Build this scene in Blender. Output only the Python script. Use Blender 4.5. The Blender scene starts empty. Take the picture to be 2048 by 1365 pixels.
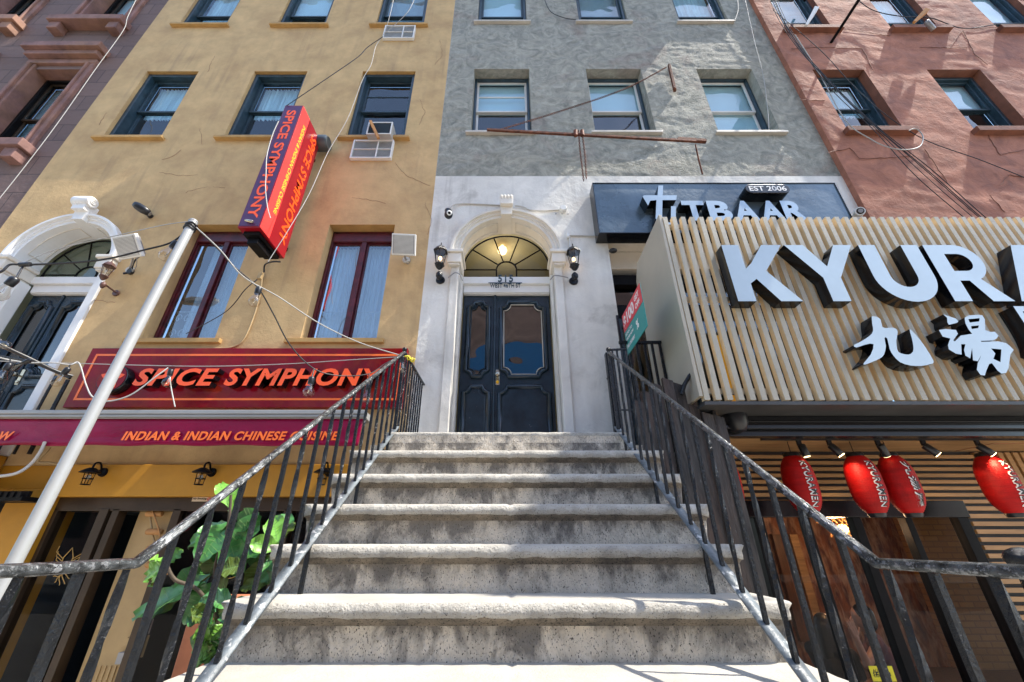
import bpy, bmesh, math, random
from math import sin, cos, tan, atan, atan2, pi, radians, sqrt, floor
from mathutils import Vector, Matrix, noise
random.seed(7)
SC = bpy.context.scene
COL = SC.collection
# ------------------------------------------------------------------ camera
TH = radians(26.6); FPX = 800.0; CX = 1013.0; CY = 682.5
cam_d = bpy.data.cameras.new('camera'); cam = bpy.data.objects.new('camera', cam_d); COL.objects.link(cam)
cam.location = (0, 0, 0); cam.rotation_euler = (radians(90) + TH, 0, 0)
cam_d.sensor_width = 36; cam_d.lens = FPX / 2048 * 36; cam_d.shift_x = 11 / 2048
cam_d.clip_start = 0.02; cam_d.clip_end = 400
SC.camera = cam
# ------------------------------------------------------------------ sky and sun
SUNV = Vector((0.6, -0.08, 1.0)).normalized()
EL = math.asin(SUNV.z); AZ = atan2(SUNV.x, SUNV.y)
w = bpy.data.worlds.new('World'); SC.world = w; w.use_nodes = True
nt = w.node_tree; bg = nt.nodes['Background']
sky = nt.nodes.new('ShaderNodeTexSky'); sky.sky_type = 'NISHITA'; sky.sun_disc = False
sky.sun_elevation = EL; sky.sun_rotation = AZ; sky.air_density = 1.0; sky.dust_density = 0.8; sky.ozone_density = 0.4
nt.links.new(sky.outputs[0], bg.inputs[0]); bg.inputs[1].default_value = 0.15
sd = bpy.data.lights.new('sun', 'SUN'); sd.energy = 3.1; sd.angle = radians(0.5); sd.color = (1.0, 0.93, 0.82)
so = bpy.data.objects.new('sun', sd); COL.objects.link(so)
so.rotation_euler = (-SUNV).to_track_quat('-Z', 'Y').to_euler(); so.location = (6, -1, 14)
SC.view_settings.view_transform = 'Standard'; SC.view_settings.look = 'None'
SC.view_settings.exposure = 1.58; SC.view_settings.gamma = 1.0

# ------------------------------------------------------------------ helpers
def at(px, py, Y):
    """point of the vertical plane at depth Y that the photograph shows at (px, py)"""
    a = (px - CX) / FPX; b = (CY - py) / FPX
    d = Vector((a, cos(TH) - b * sin(TH), sin(TH) + b * cos(TH)))
    return d * (Y / d.y)
def atX(px, py, X):
    a = (px - CX) / FPX; b = (CY - py) / FPX
    d = Vector((a, cos(TH) - b * sin(TH), sin(TH) + b * cos(TH)))
    return d * (X / d.x)

MATS = {}
def nd(t, kind, **kw):
    n = t.nodes.new(kind)
    for k, v in kw.items(): setattr(n, k, v)
    return n
def mat(name, col, rough=0.7, metal=0.0, var=0.18, scale=3.0, bump=0.0, bscale=40.0, spec=0.5, col2=None,
        stain=None, stain_scale=1.2, stain_amt=0.5, stretch=(1, 1, 1), speck=None, speck_scale=60, speck_lo=0.62,
        coat=0.0, dist=0.0, rvar=0.0, stain_pos=(0.45, 0.7), zper=None, streak=None):
    m = bpy.data.materials.new(name); m.use_nodes = True; t = m.node_tree; L = t.links.new
    p = t.nodes['Principled BSDF']
    p.inputs['Roughness'].default_value = rough; p.inputs['Metallic'].default_value = metal
    p.inputs['Specular IOR Level'].default_value = spec; p.inputs['Coat Weight'].default_value = coat
    tc = nd(t, 'ShaderNodeTexCoord'); mp = nd(t, 'ShaderNodeMapping'); mp.inputs['Scale'].default_value = stretch
    L(tc.outputs['Object'], mp.inputs[0])
    def nz(sc, det=5, rg=0.6, di=0.0):
        n = nd(t, 'ShaderNodeTexNoise'); n.inputs['Scale'].default_value = sc; n.inputs['Detail'].default_value = det
        n.inputs['Roughness'].default_value = rg; n.inputs['Distortion'].default_value = di
        L(mp.outputs[0], n.inputs['Vector']); return n
    def ramp(n, a, b):
        r = nd(t, 'ShaderNodeMapRange'); r.inputs['From Min'].default_value = a; r.inputs['From Max'].default_value = b
        L(n.outputs[0], r.inputs['Value']); return r
    def mix(fac, A, B, mode='MIX'):
        x = nd(t, 'ShaderNodeMix', data_type='RGBA', blend_type=mode)
        L(fac, x.inputs[0])
        for s, v in ((x.inputs[6], A), (x.inputs[7], B)):
            if isinstance(v, tuple): s.default_value = (*v, 1)
            else: L(v, s)
        return x.outputs[2]
    c2 = col2 or tuple(max(0, c * (1 - 2 * var)) for c in col)
    c1 = col if col2 else tuple(min(1, c * (1 + var)) for c in col)
    n0 = nz(scale, 6, 0.62, dist); out = mix(ramp(n0, 0.3, 0.7).outputs[0], c2, c1)
    if stain:
        n1 = nz(stain_scale, 7, 0.65, 0.4)
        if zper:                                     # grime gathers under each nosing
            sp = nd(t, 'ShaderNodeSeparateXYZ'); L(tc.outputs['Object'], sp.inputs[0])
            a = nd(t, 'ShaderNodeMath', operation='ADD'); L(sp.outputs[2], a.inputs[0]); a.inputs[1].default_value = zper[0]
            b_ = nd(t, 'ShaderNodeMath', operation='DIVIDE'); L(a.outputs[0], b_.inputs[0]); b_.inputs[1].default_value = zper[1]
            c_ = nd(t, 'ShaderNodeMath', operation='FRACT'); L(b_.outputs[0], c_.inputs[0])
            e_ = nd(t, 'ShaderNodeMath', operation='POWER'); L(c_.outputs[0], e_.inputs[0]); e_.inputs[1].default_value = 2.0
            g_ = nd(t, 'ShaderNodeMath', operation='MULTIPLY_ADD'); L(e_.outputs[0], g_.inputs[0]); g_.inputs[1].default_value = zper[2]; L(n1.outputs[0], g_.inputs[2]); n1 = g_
        r = ramp(n1, *stain_pos)
        mm = nd(t, 'ShaderNodeMath', operation='MULTIPLY'); L(r.outputs[0], mm.inputs[0]); mm.inputs[1].default_value = stain_amt
        out = mix(mm.outputs[0], out, stain)
    if streak:                                       # rain streaks and drips
        m2 = nd(t, 'ShaderNodeMapping'); m2.inputs['Scale'].default_value = (7, 7, 0.45); L(tc.outputs['Object'], m2.inputs[0])
        n3 = nd(t, 'ShaderNodeTexNoise'); n3.inputs['Scale'].default_value = 1.3; n3.inputs['Detail'].default_value = 6; L(m2.outputs[0], n3.inputs['Vector'])
        n4 = nz(0.7, 3); mu = nd(t, 'ShaderNodeMath', operation='MULTIPLY'); L(ramp(n3, 0.52, 0.72).outputs[0], mu.inputs[0]); L(ramp(n4, 0.4, 0.62).outputs[0], mu.inputs[1])
        mv = nd(t, 'ShaderNodeMath', operation='MULTIPLY'); L(mu.outputs[0], mv.inputs[0]); mv.inputs[1].default_value = streak[1]
        out = mix(mv.outputs[0], out, streak[0])
    if speck:
        n2 = nz(speck_scale, 3, 0.7); r = ramp(n2, speck_lo, speck_lo + 0.06)
        out = mix(r.outputs[0], out, speck)
    L(out, p.inputs['Base Color'])
    if rvar:
        r = nd(t, 'ShaderNodeMapRange'); r.inputs['To Min'].default_value = max(0.02, rough - rvar); r.inputs['To Max'].default_value = rough + rvar
        L(n0.outputs[0], r.inputs['Value']); L(r.outputs[0], p.inputs['Roughness'])
    if bump:
        nb = nz(bscale, 6, 0.65, dist * 0.5); b = nd(t, 'ShaderNodeBump'); b.inputs['Strength'].default_value = 1.0
        b.inputs['Distance'].default_value = bump; L(nb.outputs[0], b.inputs['Height']); L(b.outputs[0], p.inputs['Normal'])
    MATS[name] = m; return m
def emis(name, col, st, base=(0.8, 0.8, 0.8)):
    m = bpy.data.materials.new(name); m.use_nodes = True; p = m.node_tree.nodes['Principled BSDF']
    p.inputs['Base Color'].default_value = (*base, 1); p.inputs['Emission Color'].default_value = (*col, 1)
    p.inputs['Emission Strength'].default_value = st; return m
def glass(name, tint=(0.9, 0.95, 1.0), ior=1.9, rough=0.0, wav=0.0, see=1.0):
    m = bpy.data.materials.new(name); m.use_nodes = True; t = m.node_tree; L = t.links.new
    t.nodes.remove(t.nodes['Principled BSDF']); o = t.nodes['Material Output']
    g = nd(t, 'ShaderNodeBsdfGlossy'); g.inputs['Roughness'].default_value = rough
    tr = nd(t, 'ShaderNodeBsdfTransparent'); tr.inputs[0].default_value = (*(c * see for c in tint), 1)
    f = nd(t, 'ShaderNodeFresnel'); f.inputs[0].default_value = ior
    ge = nd(t, 'ShaderNodeNewGeometry'); fm = nd(t, 'ShaderNodeMath', operation='SUBTRACT'); fm.use_clamp = True; L(f.outputs[0], fm.inputs[0]); L(ge.outputs['Backfacing'], fm.inputs[1])
    mx = nd(t, 'ShaderNodeMixShader'); L(fm.outputs[0], mx.inputs[0]); L(tr.outputs[0], mx.inputs[1]); L(g.outputs[0], mx.inputs[2])
    if wav:
        tc = nd(t, 'ShaderNodeTexCoord'); n = nd(t, 'ShaderNodeTexNoise'); n.inputs['Scale'].default_value = 1.6; n.inputs['Detail'].default_value = 1
        L(tc.outputs['Object'], n.inputs['Vector']); b = nd(t, 'ShaderNodeBump'); b.inputs['Distance'].default_value = wav
        L(n.outputs[0], b.inputs['Height']); L(b.outputs[0], g.inputs['Normal']); L(b.outputs[0], f.inputs['Normal'])
    L(mx.outputs[0], o.inputs[0]); return m

class MB:
    def __init__(s): s.v = []; s.f = []; s.m = []; s.sm = []
    def add(s, vs, fs, mi=0, smooth=False):
        o = len(s.v); s.v += [tuple(x) for x in vs]
        for f in fs: s.f.append(tuple(i + o for i in f)); s.m.append(mi); s.sm.append(smooth)
        return s
    def box(s, x0, x1, y0, y1, z0, z1, mi=0, M=None):
        if x0 > x1: x0, x1 = x1, x0
        if y0 > y1: y0, y1 = y1, y0
        if z0 > z1: z0, z1 = z1, z0
        vs = [Vector(p) for p in ((x0, y0, z0), (x1, y0, z0), (x1, y1, z0), (x0, y1, z0), (x0, y0, z1), (x1, y0, z1), (x1, y1, z1), (x0, y1, z1))]
        if M: vs = [M @ p for p in vs]
        return s.add(vs, ((0, 3, 2, 1), (4, 5, 6, 7), (0, 1, 5, 4), (1, 2, 6, 5), (2, 3, 7, 6), (3, 0, 4, 7)), mi)
    def cbox(s, c, sx, sy, sz, mi=0, M=None):
        T = Matrix.Translation(c)
        if M: T = T @ M
        return s.box(-sx / 2, sx / 2, -sy / 2, sy / 2, -sz / 2, sz / 2, mi, T)
    def prism(s, pts, y0, y1, mi=0, side=None):
        """outline of (x, z) points, counter-clockwise seen from -Y, between y0 (front) and y1"""
        n = len(pts); vs = [(x, y0, z) for x, z in pts] + [(x, y1, z) for x, z in pts]
        o = len(s.v); s.add(vs, [tuple(range(n)), tuple(range(2 * n - 1, n - 1, -1))], mi)
        for i in range(n): s.f.append((o + i, o + i + n, o + (i + 1) % n + n, o + (i + 1) % n)); s.m.append(mi if side is None else side); s.sm.append(False)
        return s
    def tube(s, pts, r, n=8, mi=0, smooth=True, caps=True, twist=0.0, rs=None):
        pts = [Vector(p) for p in pts]; rings = []; prev = None
        for i, p in enumerate(pts):
            d = (pts[min(i + 1, len(pts) - 1)] - pts[max(i - 1, 0)])
            if d.length < 1e-9: d = Vector((0, 0, 1))
            d.normalize()
            if prev is None:
                a = d.cross(Vector((0, 0, 1)) if abs(d.z) < 0.95 else Vector((1, 0, 0))); a.normalize()
            else:
                a = prev - d * prev.dot(d); a.normalize()
            prev = a; b = d.cross(a); rr = rs[i] if rs else r
            t0 = twist * i + (pi / n if n == 4 else 0)
            rings.append([p + (a * cos(2 * pi * k / n + t0) + b * sin(2 * pi * k / n + t0)) * rr for k in range(n)])
        vs = [q for R in rings for q in R]; fs = []
        for i in range(len(rings) - 1):
            for k in range(n):
                k2 = (k + 1) % n; fs.append((i * n + k, i * n + k2, (i + 1) * n + k2, (i + 1) * n + k))
        s.add(vs, fs, mi, smooth)
        if caps: s.add(rings[0], [tuple(range(n - 1, -1, -1))], mi); s.add(rings[-1], [tuple(range(n))], mi)
        return s
    def lathe(s, prof, c, axis=(0, 0, 1), n=16, mi=0, smooth=True, caps=True):
        """prof: (radius, height) pairs along axis from c"""
        q = Vector((0, 0, 1)).rotation_difference(Vector(axis).normalized()); c = Vector(c); vs = []
        for r, h in prof:
            for k in range(n):
                vs.append(c + q @ Vector((r * cos(2 * pi * k / n + pi / n), r * sin(2 * pi * k / n + pi / n), h)))
        fs = [(i * n + k, i * n + (k + 1) % n, (i + 1) * n + (k + 1) % n, (i + 1) * n + k) for i in range(len(prof) - 1) for k in range(n)]
        s.add(vs, fs, mi, smooth)
        if caps:
            s.add(vs[:n], [tuple(range(n - 1, -1, -1))], mi); s.add(vs[-n:], [tuple(range(n))], mi)
        return s
    def ball(s, c, r, mi=0, sc=(1, 1, 1), n=14, m=9):
        c = Vector(c); vs = []
        for i in range(m + 1):
            a = -pi / 2 + pi * i / m; rr = max(cos(a), 1e-3)
            for k in range(n): vs.append(c + Vector((r * sc[0] * rr * cos(2 * pi * k / n), r * sc[1] * rr * sin(2 * pi * k / n), r * sc[2] * sin(a))))
        return s.add(vs, [(i * n + k, i * n + (k + 1) % n, (i + 1) * n + (k + 1) % n, (i + 1) * n + k) for i in range(m) for k in range(n)], mi, True)
    def capsule(s, a, b, ra, rb, mi=0, n=12):
        a = Vector(a); b = Vector(b); d = b - a; l = max(d.length, 1e-5); prof = []
        for i in range(5): t = -pi / 2 + pi / 2 * i / 4; prof.append((max(ra * cos(t), 1e-4), ra * sin(t)))
        for i in range(5): t = pi / 2 * i / 4; prof.append((max(rb * cos(t), 1e-4), l + rb * sin(t)))
        return s.lathe(prof, a, d, n, mi, caps=False)
    def build(s, name, mats, parent=None, bevel=0.0, seg=2, autosmooth=False):
        me = bpy.data.meshes.new(name); me.from_pydata(s.v, [], s.f)
        for m in (mats if isinstance(mats, (list, tuple)) else [mats]): me.materials.append(m)
        me.polygons.foreach_set('material_index', s.m); me.polygons.foreach_set('use_smooth', s.sm)
        bm = bmesh.new(); bm.from_mesh(me); bmesh.ops.remove_doubles(bm, verts=bm.verts, dist=1e-5) if bevel else None
        bmesh.ops.recalc_face_normals(bm, faces=bm.faces); bm.to_mesh(me); bm.free()
        o = bpy.data.objects.new(name, me); COL.objects.link(o)
        if parent: o.parent = parent; o.matrix_parent_inverse = par_inv(parent)
        if bevel:
            b = o.modifiers.new('bevel', 'BEVEL'); b.width = bevel; b.segments = seg; b.limit_method = 'ANGLE'; b.angle_limit = radians(40)
        return o
def par_inv(p):
    M = Matrix.Translation(p.location)
    if p.parent: M = Matrix.Translation(p.parent.location) @ M if False else M
    return M.inverted() if p.type == 'EMPTY' else Matrix.Identity(4)
def tag(o, label, cat, group=None, kind=None):
    if label: o['label'] = label
    if cat: o['category'] = cat
    if group: o['group'] = group
    if kind: o['kind'] = kind
    return o
def thing(name, label, cat, loc=(0, 0, 0), group=None):
    o = bpy.data.objects.new(name, None); COL.objects.link(o); o.location = loc; o.empty_display_size = 0.2
    return tag(o, label, cat, group)
def frompoly(name, polys, y0, y1, mats, parent, map2=None, front=0, side=1):
    """polygons with holes filled and given a thickness; front faces material 'front', the rest 'side'"""
    cu = bpy.data.curves.new(name, 'CURVE'); cu.dimensions = '2D'; cu.fill_mode = 'BOTH'; cu.extrude = 0.5
    for pl in polys:
        sp = cu.splines.new('POLY'); sp.points.add(len(pl) - 1); sp.use_cyclic_u = True
        for i, (x, z) in enumerate(pl): sp.points[i].co = (x, z, 0, 1)
    o = bpy.data.objects.new(name, cu); COL.objects.link(o)
    bpy.context.view_layer.update()
    me = bpy.data.meshes.new_from_object(o.evaluated_get(bpy.context.evaluated_depsgraph_get()))
    bpy.data.objects.remove(o)
    return finish_flat(name, me, lambda v: (v.x, (y0 + y1) / 2 - v.z * (y1 - y0), v.y), mats, parent, front, side)
def finish_flat(name, me, fn, mats, parent, front=0, side=1):
    me.materials.clear()
    for m in mats: me.materials.append(m)
    fl = [1 if p.normal.z > 0.5 else 0 for p in me.polygons]
    for p, k in zip(me.polygons, fl): p.material_index = front if k or len(mats) == 1 else side; p.use_smooth = False
    for v in me.vertices: v.co = fn(v.co.copy())
    me.name = name; me.update()
    ob = bpy.data.objects.new(name, me); COL.objects.link(ob)
    if parent: ob.parent = parent; ob.matrix_parent_inverse = par_inv(parent)
    return ob
def text(name, body, O, U, V, W, H, depth, mats, parent, bold=0.0, shear=0.0, wrap=None, spacing=1.0, front=0, side=1):
    """lettering fitted to width W and height H from corner O along U (reading direction) and V (up), sticking out by depth"""
    cu = bpy.data.curves.new(name, 'FONT'); cu.body = body; cu.size = 1; cu.offset = bold; cu.shear = shear; cu.extrude = 0.5
    cu.resolution_u = 4; cu.space_character = spacing; cu.fill_mode = 'BOTH'
    o = bpy.data.objects.new(name, cu); COL.objects.link(o); bpy.context.view_layer.update()
    me = bpy.data.meshes.new_from_object(o.evaluated_get(bpy.context.evaluated_depsgraph_get())); bpy.data.objects.remove(o)
    xs = [v.co.x for v in me.vertices]; ys = [v.co.y for v in me.vertices]
    x0, x1, y0, y1 = min(xs), max(xs), min(ys), max(ys)
    O = Vector(O); U = Vector(U).normalized(); V = Vector(V).normalized(); N = U.cross(V)
    def fn(c):
        u = (c.x - x0) / (x1 - x0) * W; v = (c.y - y0) / (y1 - y0) * H; d = (c.z + 0.5) * depth
        if wrap: return wrap(u, v, d)
        return O + U * u + V * v + N * d
    return finish_flat(name, me, fn, mats, parent, front, side)
def catmull(P, n=8):
    P = [Vector(p) for p in P]; out = []
    for i in range(len(P) - 1):
        a = P[max(i - 1, 0)]; b = P[i]; c = P[i + 1]; d = P[min(i + 2, len(P) - 1)]
        for k in range(n):
            t = k / n
            out.append(0.5 * ((2 * b) + (c - a) * t + (2 * a - 5 * b + 4 * c - d) * t * t + (3 * b - a - 3 * c + d) * t ** 3))
    out.append(P[-1]); return out
def lerp(a, b, t): return a + (b - a) * t
def arc(cx, cz, r, a0, a1, n): return [(cx + r * cos(radians(lerp(a0, a1, i / n))), cz + r * sin(radians(lerp(a0, a1, i / n)))) for i in range(n + 1)]

# ------------------------------------------------------------------ materials
yellow = mat('ochre_stucco', (0.60, 0.41, 0.195), 0.85, var=0.10, scale=2.6, bump=0.007, bscale=14, stain=(0.36, 0.22, 0.10), stain_scale=1.6, stain_amt=0.5, streak=((.30, .20, .11), .5), speck=(.30, .20, .10), speck_scale=34, speck_lo=.72)
yellow_dk = mat('deep_ochre_paint', (0.50, 0.23, 0.010), 0.6, var=0.06, scale=5, bump=0.001, bscale=60)
yellow_trim = mat('ochre_trim', (0.48, 0.29, 0.10), 0.7, var=0.12, scale=5, bump=0.002, bscale=30)
grey = mat('grey_stucco', (0.42, 0.41, 0.35), 0.9, col2=(0.18, 0.19, 0.165), scale=3.4, dist=2.2, bump=0.018, bscale=16, streak=((.45, .44, .38), .5),
           stain=(0.20, 0.125, 0.11), stain_scale=1.1, stain_amt=0.55, stain_pos=(0.55, 0.72))
white_wall = mat('white_painted_stucco', (0.80, 0.775, 0.71), 0.8, streak=((.30, .28, .25), .6), col2=(0.58, 0.565, 0.52), scale=1.5, dist=0.8, bump=0.008, bscale=12,
                 stain=(0.22, 0.20, 0.17), stain_scale=1.7, stain_amt=0.6, stain_pos=(0.58, 0.78))
red = mat('red_brown_stucco', (0.46, 0.19, 0.115), 0.85, col2=(0.22, 0.088, 0.058), scale=2.6, dist=1.2, bump=0.013, bscale=9, streak=((.20, .10, .08), .6), speck=(.50, .30, .22), speck_scale=16, speck_lo=.72,
          stain=(0.16, 0.085, 0.08), stain_scale=0.8, stain_amt=0.5, stain_pos=(0.52, 0.75))
red_trim = mat('dark_brownstone_trim', (0.22, 0.085, 0.05), 0.75, var=0.2, scale=4, bump=0.003, bscale=25)
brown_tr = mat('pink_brownstone_trim', (0.24, 0.125, 0.105), 0.75, var=0.25, scale=3, bump=0.004, bscale=20, stain=(0.36, 0.19, 0.09), stain_amt=0.5)
cream = mat('cream_painted_stone', (0.74, 0.70, 0.62), 0.6, var=0.05, scale=3, bump=0.001, bscale=40, stain=(0.45, 0.40, 0.32), stain_scale=2.5, stain_amt=0.35)
white_trim = mat('white_painted_moulding', (0.80, 0.80, 0.78), 0.5, var=0.04, scale=3, bump=0.001, bscale=40)
door_paint = mat('dark_slate_blue_door_paint', (0.014, 0.030, 0.045), 0.22, var=0.2, scale=6, bump=0.0012, bscale=50, speck=(0.35, 0.3, 0.25), speck_scale=26, speck_lo=0.72, rvar=0.12)
blue_frame = mat('slate_blue_window_paint', (0.022, 0.052, 0.075), 0.4, var=0.2, scale=8)
dark_frame = mat('near_black_metal_frame', (0.008, 0.008, 0.009), 0.4, spec=0.1, var=0.2, scale=8)
brown_frame = mat('dark_brown_aluminium', (0.055, 0.035, 0.02), 0.35, var=0.15, scale=5, metal=0.3)
vinyl = mat('white_vinyl_frame', (0.72, 0.72, 0.69), 0.45, var=0.05)
maroon_wood = mat('maroon_window_wood', (0.085, 0.008, 0.014), 0.4, var=0.3, scale=9, bump=0.001, bscale=60)
maroon = mat('glossy_maroon_sign', (0.24, 0.003, 0.012), 0.12, var=0.2, scale=2.2, spec=0.15, rvar=0.05, stain=(0.26, 0.06, 0.004), stain_scale=5, stain_amt=0.35)
valance_m = mat('maroon_vinyl_valance', (0.27, 0.002, 0.040), 0.24, var=0.12, scale=2.0, spec=0.2, bump=0.01, bscale=2.2, stretch=(1, 1, 2.5))
orange = mat('orange_red_letters', (1.0, 0.10, 0.010), 0.35, var=0.03)
orange2 = mat('orange_print', (1.0, 0.17, 0.02), 0.4, var=0.02)
black_side = mat('glossy_black_return', (0.005, 0.006, 0.008), 0.2, var=0.1)
iron = mat('black_painted_iron', (0.008, 0.010, 0.013), 0.24, var=0.3, scale=30, bump=0.007, bscale=70, spec=0.35, speck=(0.30, 0.30, 0.31), speck_scale=90, speck_lo=0.70)
iron_worn = mat('worn_silver_black_rail', (0.11, 0.12, 0.125), 0.22, var=0.5, scale=60, bump=0.007, bscale=90, metal=0.6, speck=(0.28, 0.29, 0.30), speck_scale=140, speck_lo=0.54, stretch=(1, .35, .35))
rail_grey = mat('grey_painted_bottom_rail', (0.15, 0.175, 0.19), 0.35, var=0.3, scale=14, bump=0.004, bscale=45, speck=(0.55, 0.56, 0.55), speck_scale=20, speck_lo=0.6)
tread_m = mat('concrete_tread', (0.40, 0.38, 0.335), 0.9, var=0.10, scale=4, bump=0.005, bscale=70, speck=(0.10, 0.09, 0.08), speck_scale=85, speck_lo=0.70, stain=(0.42, 0.36, 0.28), stain_scale=5, stain_amt=0.3)  # tread colour lowered against strong sun, riser colour raised against shade
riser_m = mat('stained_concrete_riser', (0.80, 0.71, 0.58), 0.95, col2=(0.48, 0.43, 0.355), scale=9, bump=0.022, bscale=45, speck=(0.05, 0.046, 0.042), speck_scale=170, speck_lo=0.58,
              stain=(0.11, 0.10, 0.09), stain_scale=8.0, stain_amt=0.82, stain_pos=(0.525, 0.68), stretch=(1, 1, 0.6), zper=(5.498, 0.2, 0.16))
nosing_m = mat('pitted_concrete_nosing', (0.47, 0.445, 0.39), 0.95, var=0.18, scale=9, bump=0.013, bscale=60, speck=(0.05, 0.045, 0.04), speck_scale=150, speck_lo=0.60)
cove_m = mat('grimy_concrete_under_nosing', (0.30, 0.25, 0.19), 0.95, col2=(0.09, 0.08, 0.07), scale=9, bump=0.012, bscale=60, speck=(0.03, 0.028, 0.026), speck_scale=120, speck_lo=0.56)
pave = mat('pavement_concrete', (0.42, 0.39, 0.34), 0.9, var=0.12, scale=1.0, bump=0.003, bscale=30)
asphalt = mat('asphalt', (0.10, 0.095, 0.09), 0.9, var=0.15, scale=2, bump=0.003, bscale=60)
steel = mat('white_powder_steel', (0.31, 0.32, 0.32), 0.36, speck=(.22, .22, .21), speck_scale=22, speck_lo=.70, stain=(.30, .29, .26), stain_amt=.4, var=0.05, scale=3, bump=0.0006, bscale=20)
greymetal = mat('grey_metal', (0.33, 0.33, 0.33), 0.4, metal=0.4, var=0.1)
chrome = mat('worn_brass', (0.55, 0.50, 0.38), 0.25, metal=0.9, var=0.15, scale=20)
rust = mat('rusty_steel', (0.16, 0.055, 0.028), 0.7, var=0.4, scale=14, bump=0.003, bscale=60, metal=0.3)
conduit = mat('painted_conduit', (0.52, 0.49, 0.43), 0.5, var=0.08, scale=6)
conduit_y = mat('ochre_painted_conduit', (0.42, 0.30, 0.15), 0.6, var=0.08, scale=6)
black_plastic = mat('black_plastic', (0.012, 0.014, 0.018), 0.35, var=0.1)
black_cable = mat('black_cable_rubber', (0.012, 0.012, 0.014), 0.4, var=0.1)
white_cable = mat('white_cable', (0.36, 0.36, 0.345), 0.5, var=0.06)
tan_bead = mat('ac_grille', (0.40, 0.40, 0.38), 0.5, var=0.1)
slat_front = mat('greige_slat_face', (0.43, 0.40, 0.32), 0.55, var=0.08, scale=3, bump=0.0008, bscale=40)
slat_side = mat('pale_tan_slat_side', (0.74, 0.58, 0.36), 0.55, var=0.08, scale=4, bump=0.0008, bscale=40)  # slat sides are a paler, warmer tan than the front faces
panel_m = mat('greige_side_panel', (0.46, 0.42, 0.335), 0.42, var=0.06, scale=1.4, stain=(0.34, 0.32, 0.26), stain_scale=0.9, stain_amt=0.4)
soffit_wood = mat('warm_wood_soffit', (0.42, 0.245, 0.105), 0.45, var=0.22, scale=2.0, stretch=(1, 14, 14), bump=0.0008, bscale=10)
wood_slat = mat('warm_wood_slat', (0.46, 0.26, 0.105), 0.5, var=0.15, scale=2.5, stretch=(1, 8, 8))
black_wall = mat('black_backing', (0.008, 0.008, 0.009), 0.7, var=0.1)
burnt = mat('weathered_black_boards', (0.035, 0.030, 0.027), 0.6, var=0.5, scale=5, stretch=(5, 5, 0.7), bump=0.008, bscale=12, speck=(0.25, 0.24, 0.24), speck_scale=18, speck_lo=0.70, stain=(0.12, 0.055, 0.03), stain_amt=0.4)
face_blue = mat('pale_acrylic_letter_face', (0.47, 0.58, 0.66), 0.22, var=0.05, scale=2)
titbaar_panel = mat('blue_grey_sign_metal', (0.10, 0.145, 0.18), 0.28, var=0.18, scale=1.1, metal=0.3, bump=0.02, bscale=1.3, rvar=0.06)
titbaar_face = mat('brushed_metal_letter_face', (0.36, 0.45, 0.52), 0.25, metal=0.3, var=0.06, scale=3)
purple = mat('purple_sign_face', (0.075, 0.020, 0.085), 0.28, var=0.06, scale=2)
red_sign = mat('crimson_sign_face', (0.28, 0.004, 0.012), 0.3, var=0.05, scale=2)
coral = mat('coral_sign_face', (0.95, 0.06, 0.055), 0.3, var=0.05, scale=2)
yel_print = mat('yellow_print', (0.95, 0.62, 0.05), 0.4, var=0.03)
lantern_m = mat('red_lantern_silk', (0.46, 0.004, 0.004), 0.55, var=0.15, scale=6, spec=0.3, bump=0.003, bscale=40, stretch=(1, 1, 4))
white_p = mat('white_print', (0.80, 0.80, 0.78), 0.5, var=0.02)
black_p = mat('black_print', (0.012, 0.012, 0.012), 0.5, var=0.02)
teal_p = mat('teal_print', (0.005, 0.27, 0.25), 0.35, var=0.04)
redp = mat('red_print', (0.66, 0.012, 0.03), 0.35, var=0.04)
bluep = mat('blue_print', (0.02, 0.22, 0.50), 0.35, var=0.04)
yellowp = mat('bright_yellow_board', (0.85, 0.45, 0.01), 0.4, var=0.05)
curtain = mat('white_curtain', (0.85, 0.90, 0.92), 0.9, var=0.12, scale=3, stretch=(9, 9, 0.4), bump=0.01, bscale=3)
dark_int = mat('dark_room', (0.015, 0.028, 0.038), 0.9, var=0.3, scale=1)  # slate-blue tint stands in for sky reflected in the panes
room_m = mat('grey_room_wall', (0.20, 0.21, 0.20), 0.9, var=0.1, scale=1)
hall_m = mat('cream_hall_plaster', (0.42, 0.42, 0.30), 0.9, var=0.08, scale=1)
blind_m = mat('venetian_blind', (0.62, 0.66, 0.70), 0.6, var=0.06, scale=3)
leaf_m = mat('fig_leaf', (0.085, 0.27, 0.05), 0.32, col2=(0.03, 0.13, 0.035), scale=6, bump=0.003, bscale=18, spec=0.6)
leaf_l = mat('young_fig_leaf', (0.16, 0.38, 0.04), 0.36, var=0.15, scale=6, bump=0.003, bscale=18, spec=0.6)
leaf_o = mat('olive_leaf', (0.10, 0.15, 0.02), 0.4, var=0.2, scale=6, bump=0.002, bscale=18)
bark = mat('bark', (0.10, 0.075, 0.05), 0.85, var=0.3, scale=12, bump=0.004, bscale=40)
tree_leaf = mat('street_tree_leaf', (0.06, 0.13, 0.02), 0.5, var=0.4, scale=2)
brick_far = mat('far_brick', (0.50, 0.30, 0.24), 0.9, var=0.2, scale=1)
terracotta = mat('terracotta', (0.42, 0.15, 0.07), 0.8, var=0.12, scale=6)
meter_m = mat('beige_painted_panel', (0.50, 0.34, 0.15), 0.6, var=0.08, scale=3, bump=0.001, bscale=20)
skin_m = mat('skin', (0.42, 0.22, 0.15), 0.5, var=0.05)
hair_m = mat('black_hair', (0.008, 0.007, 0.007), 0.4, var=0.2, scale=20)
shirt_p = mat('mauve_shirt', (0.13, 0.05, 0.07), 0.8, var=0.15, scale=6)
shirt_b = mat('black_shirt', (0.015, 0.015, 0.017), 0.8, var=0.15, scale=6)
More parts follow.
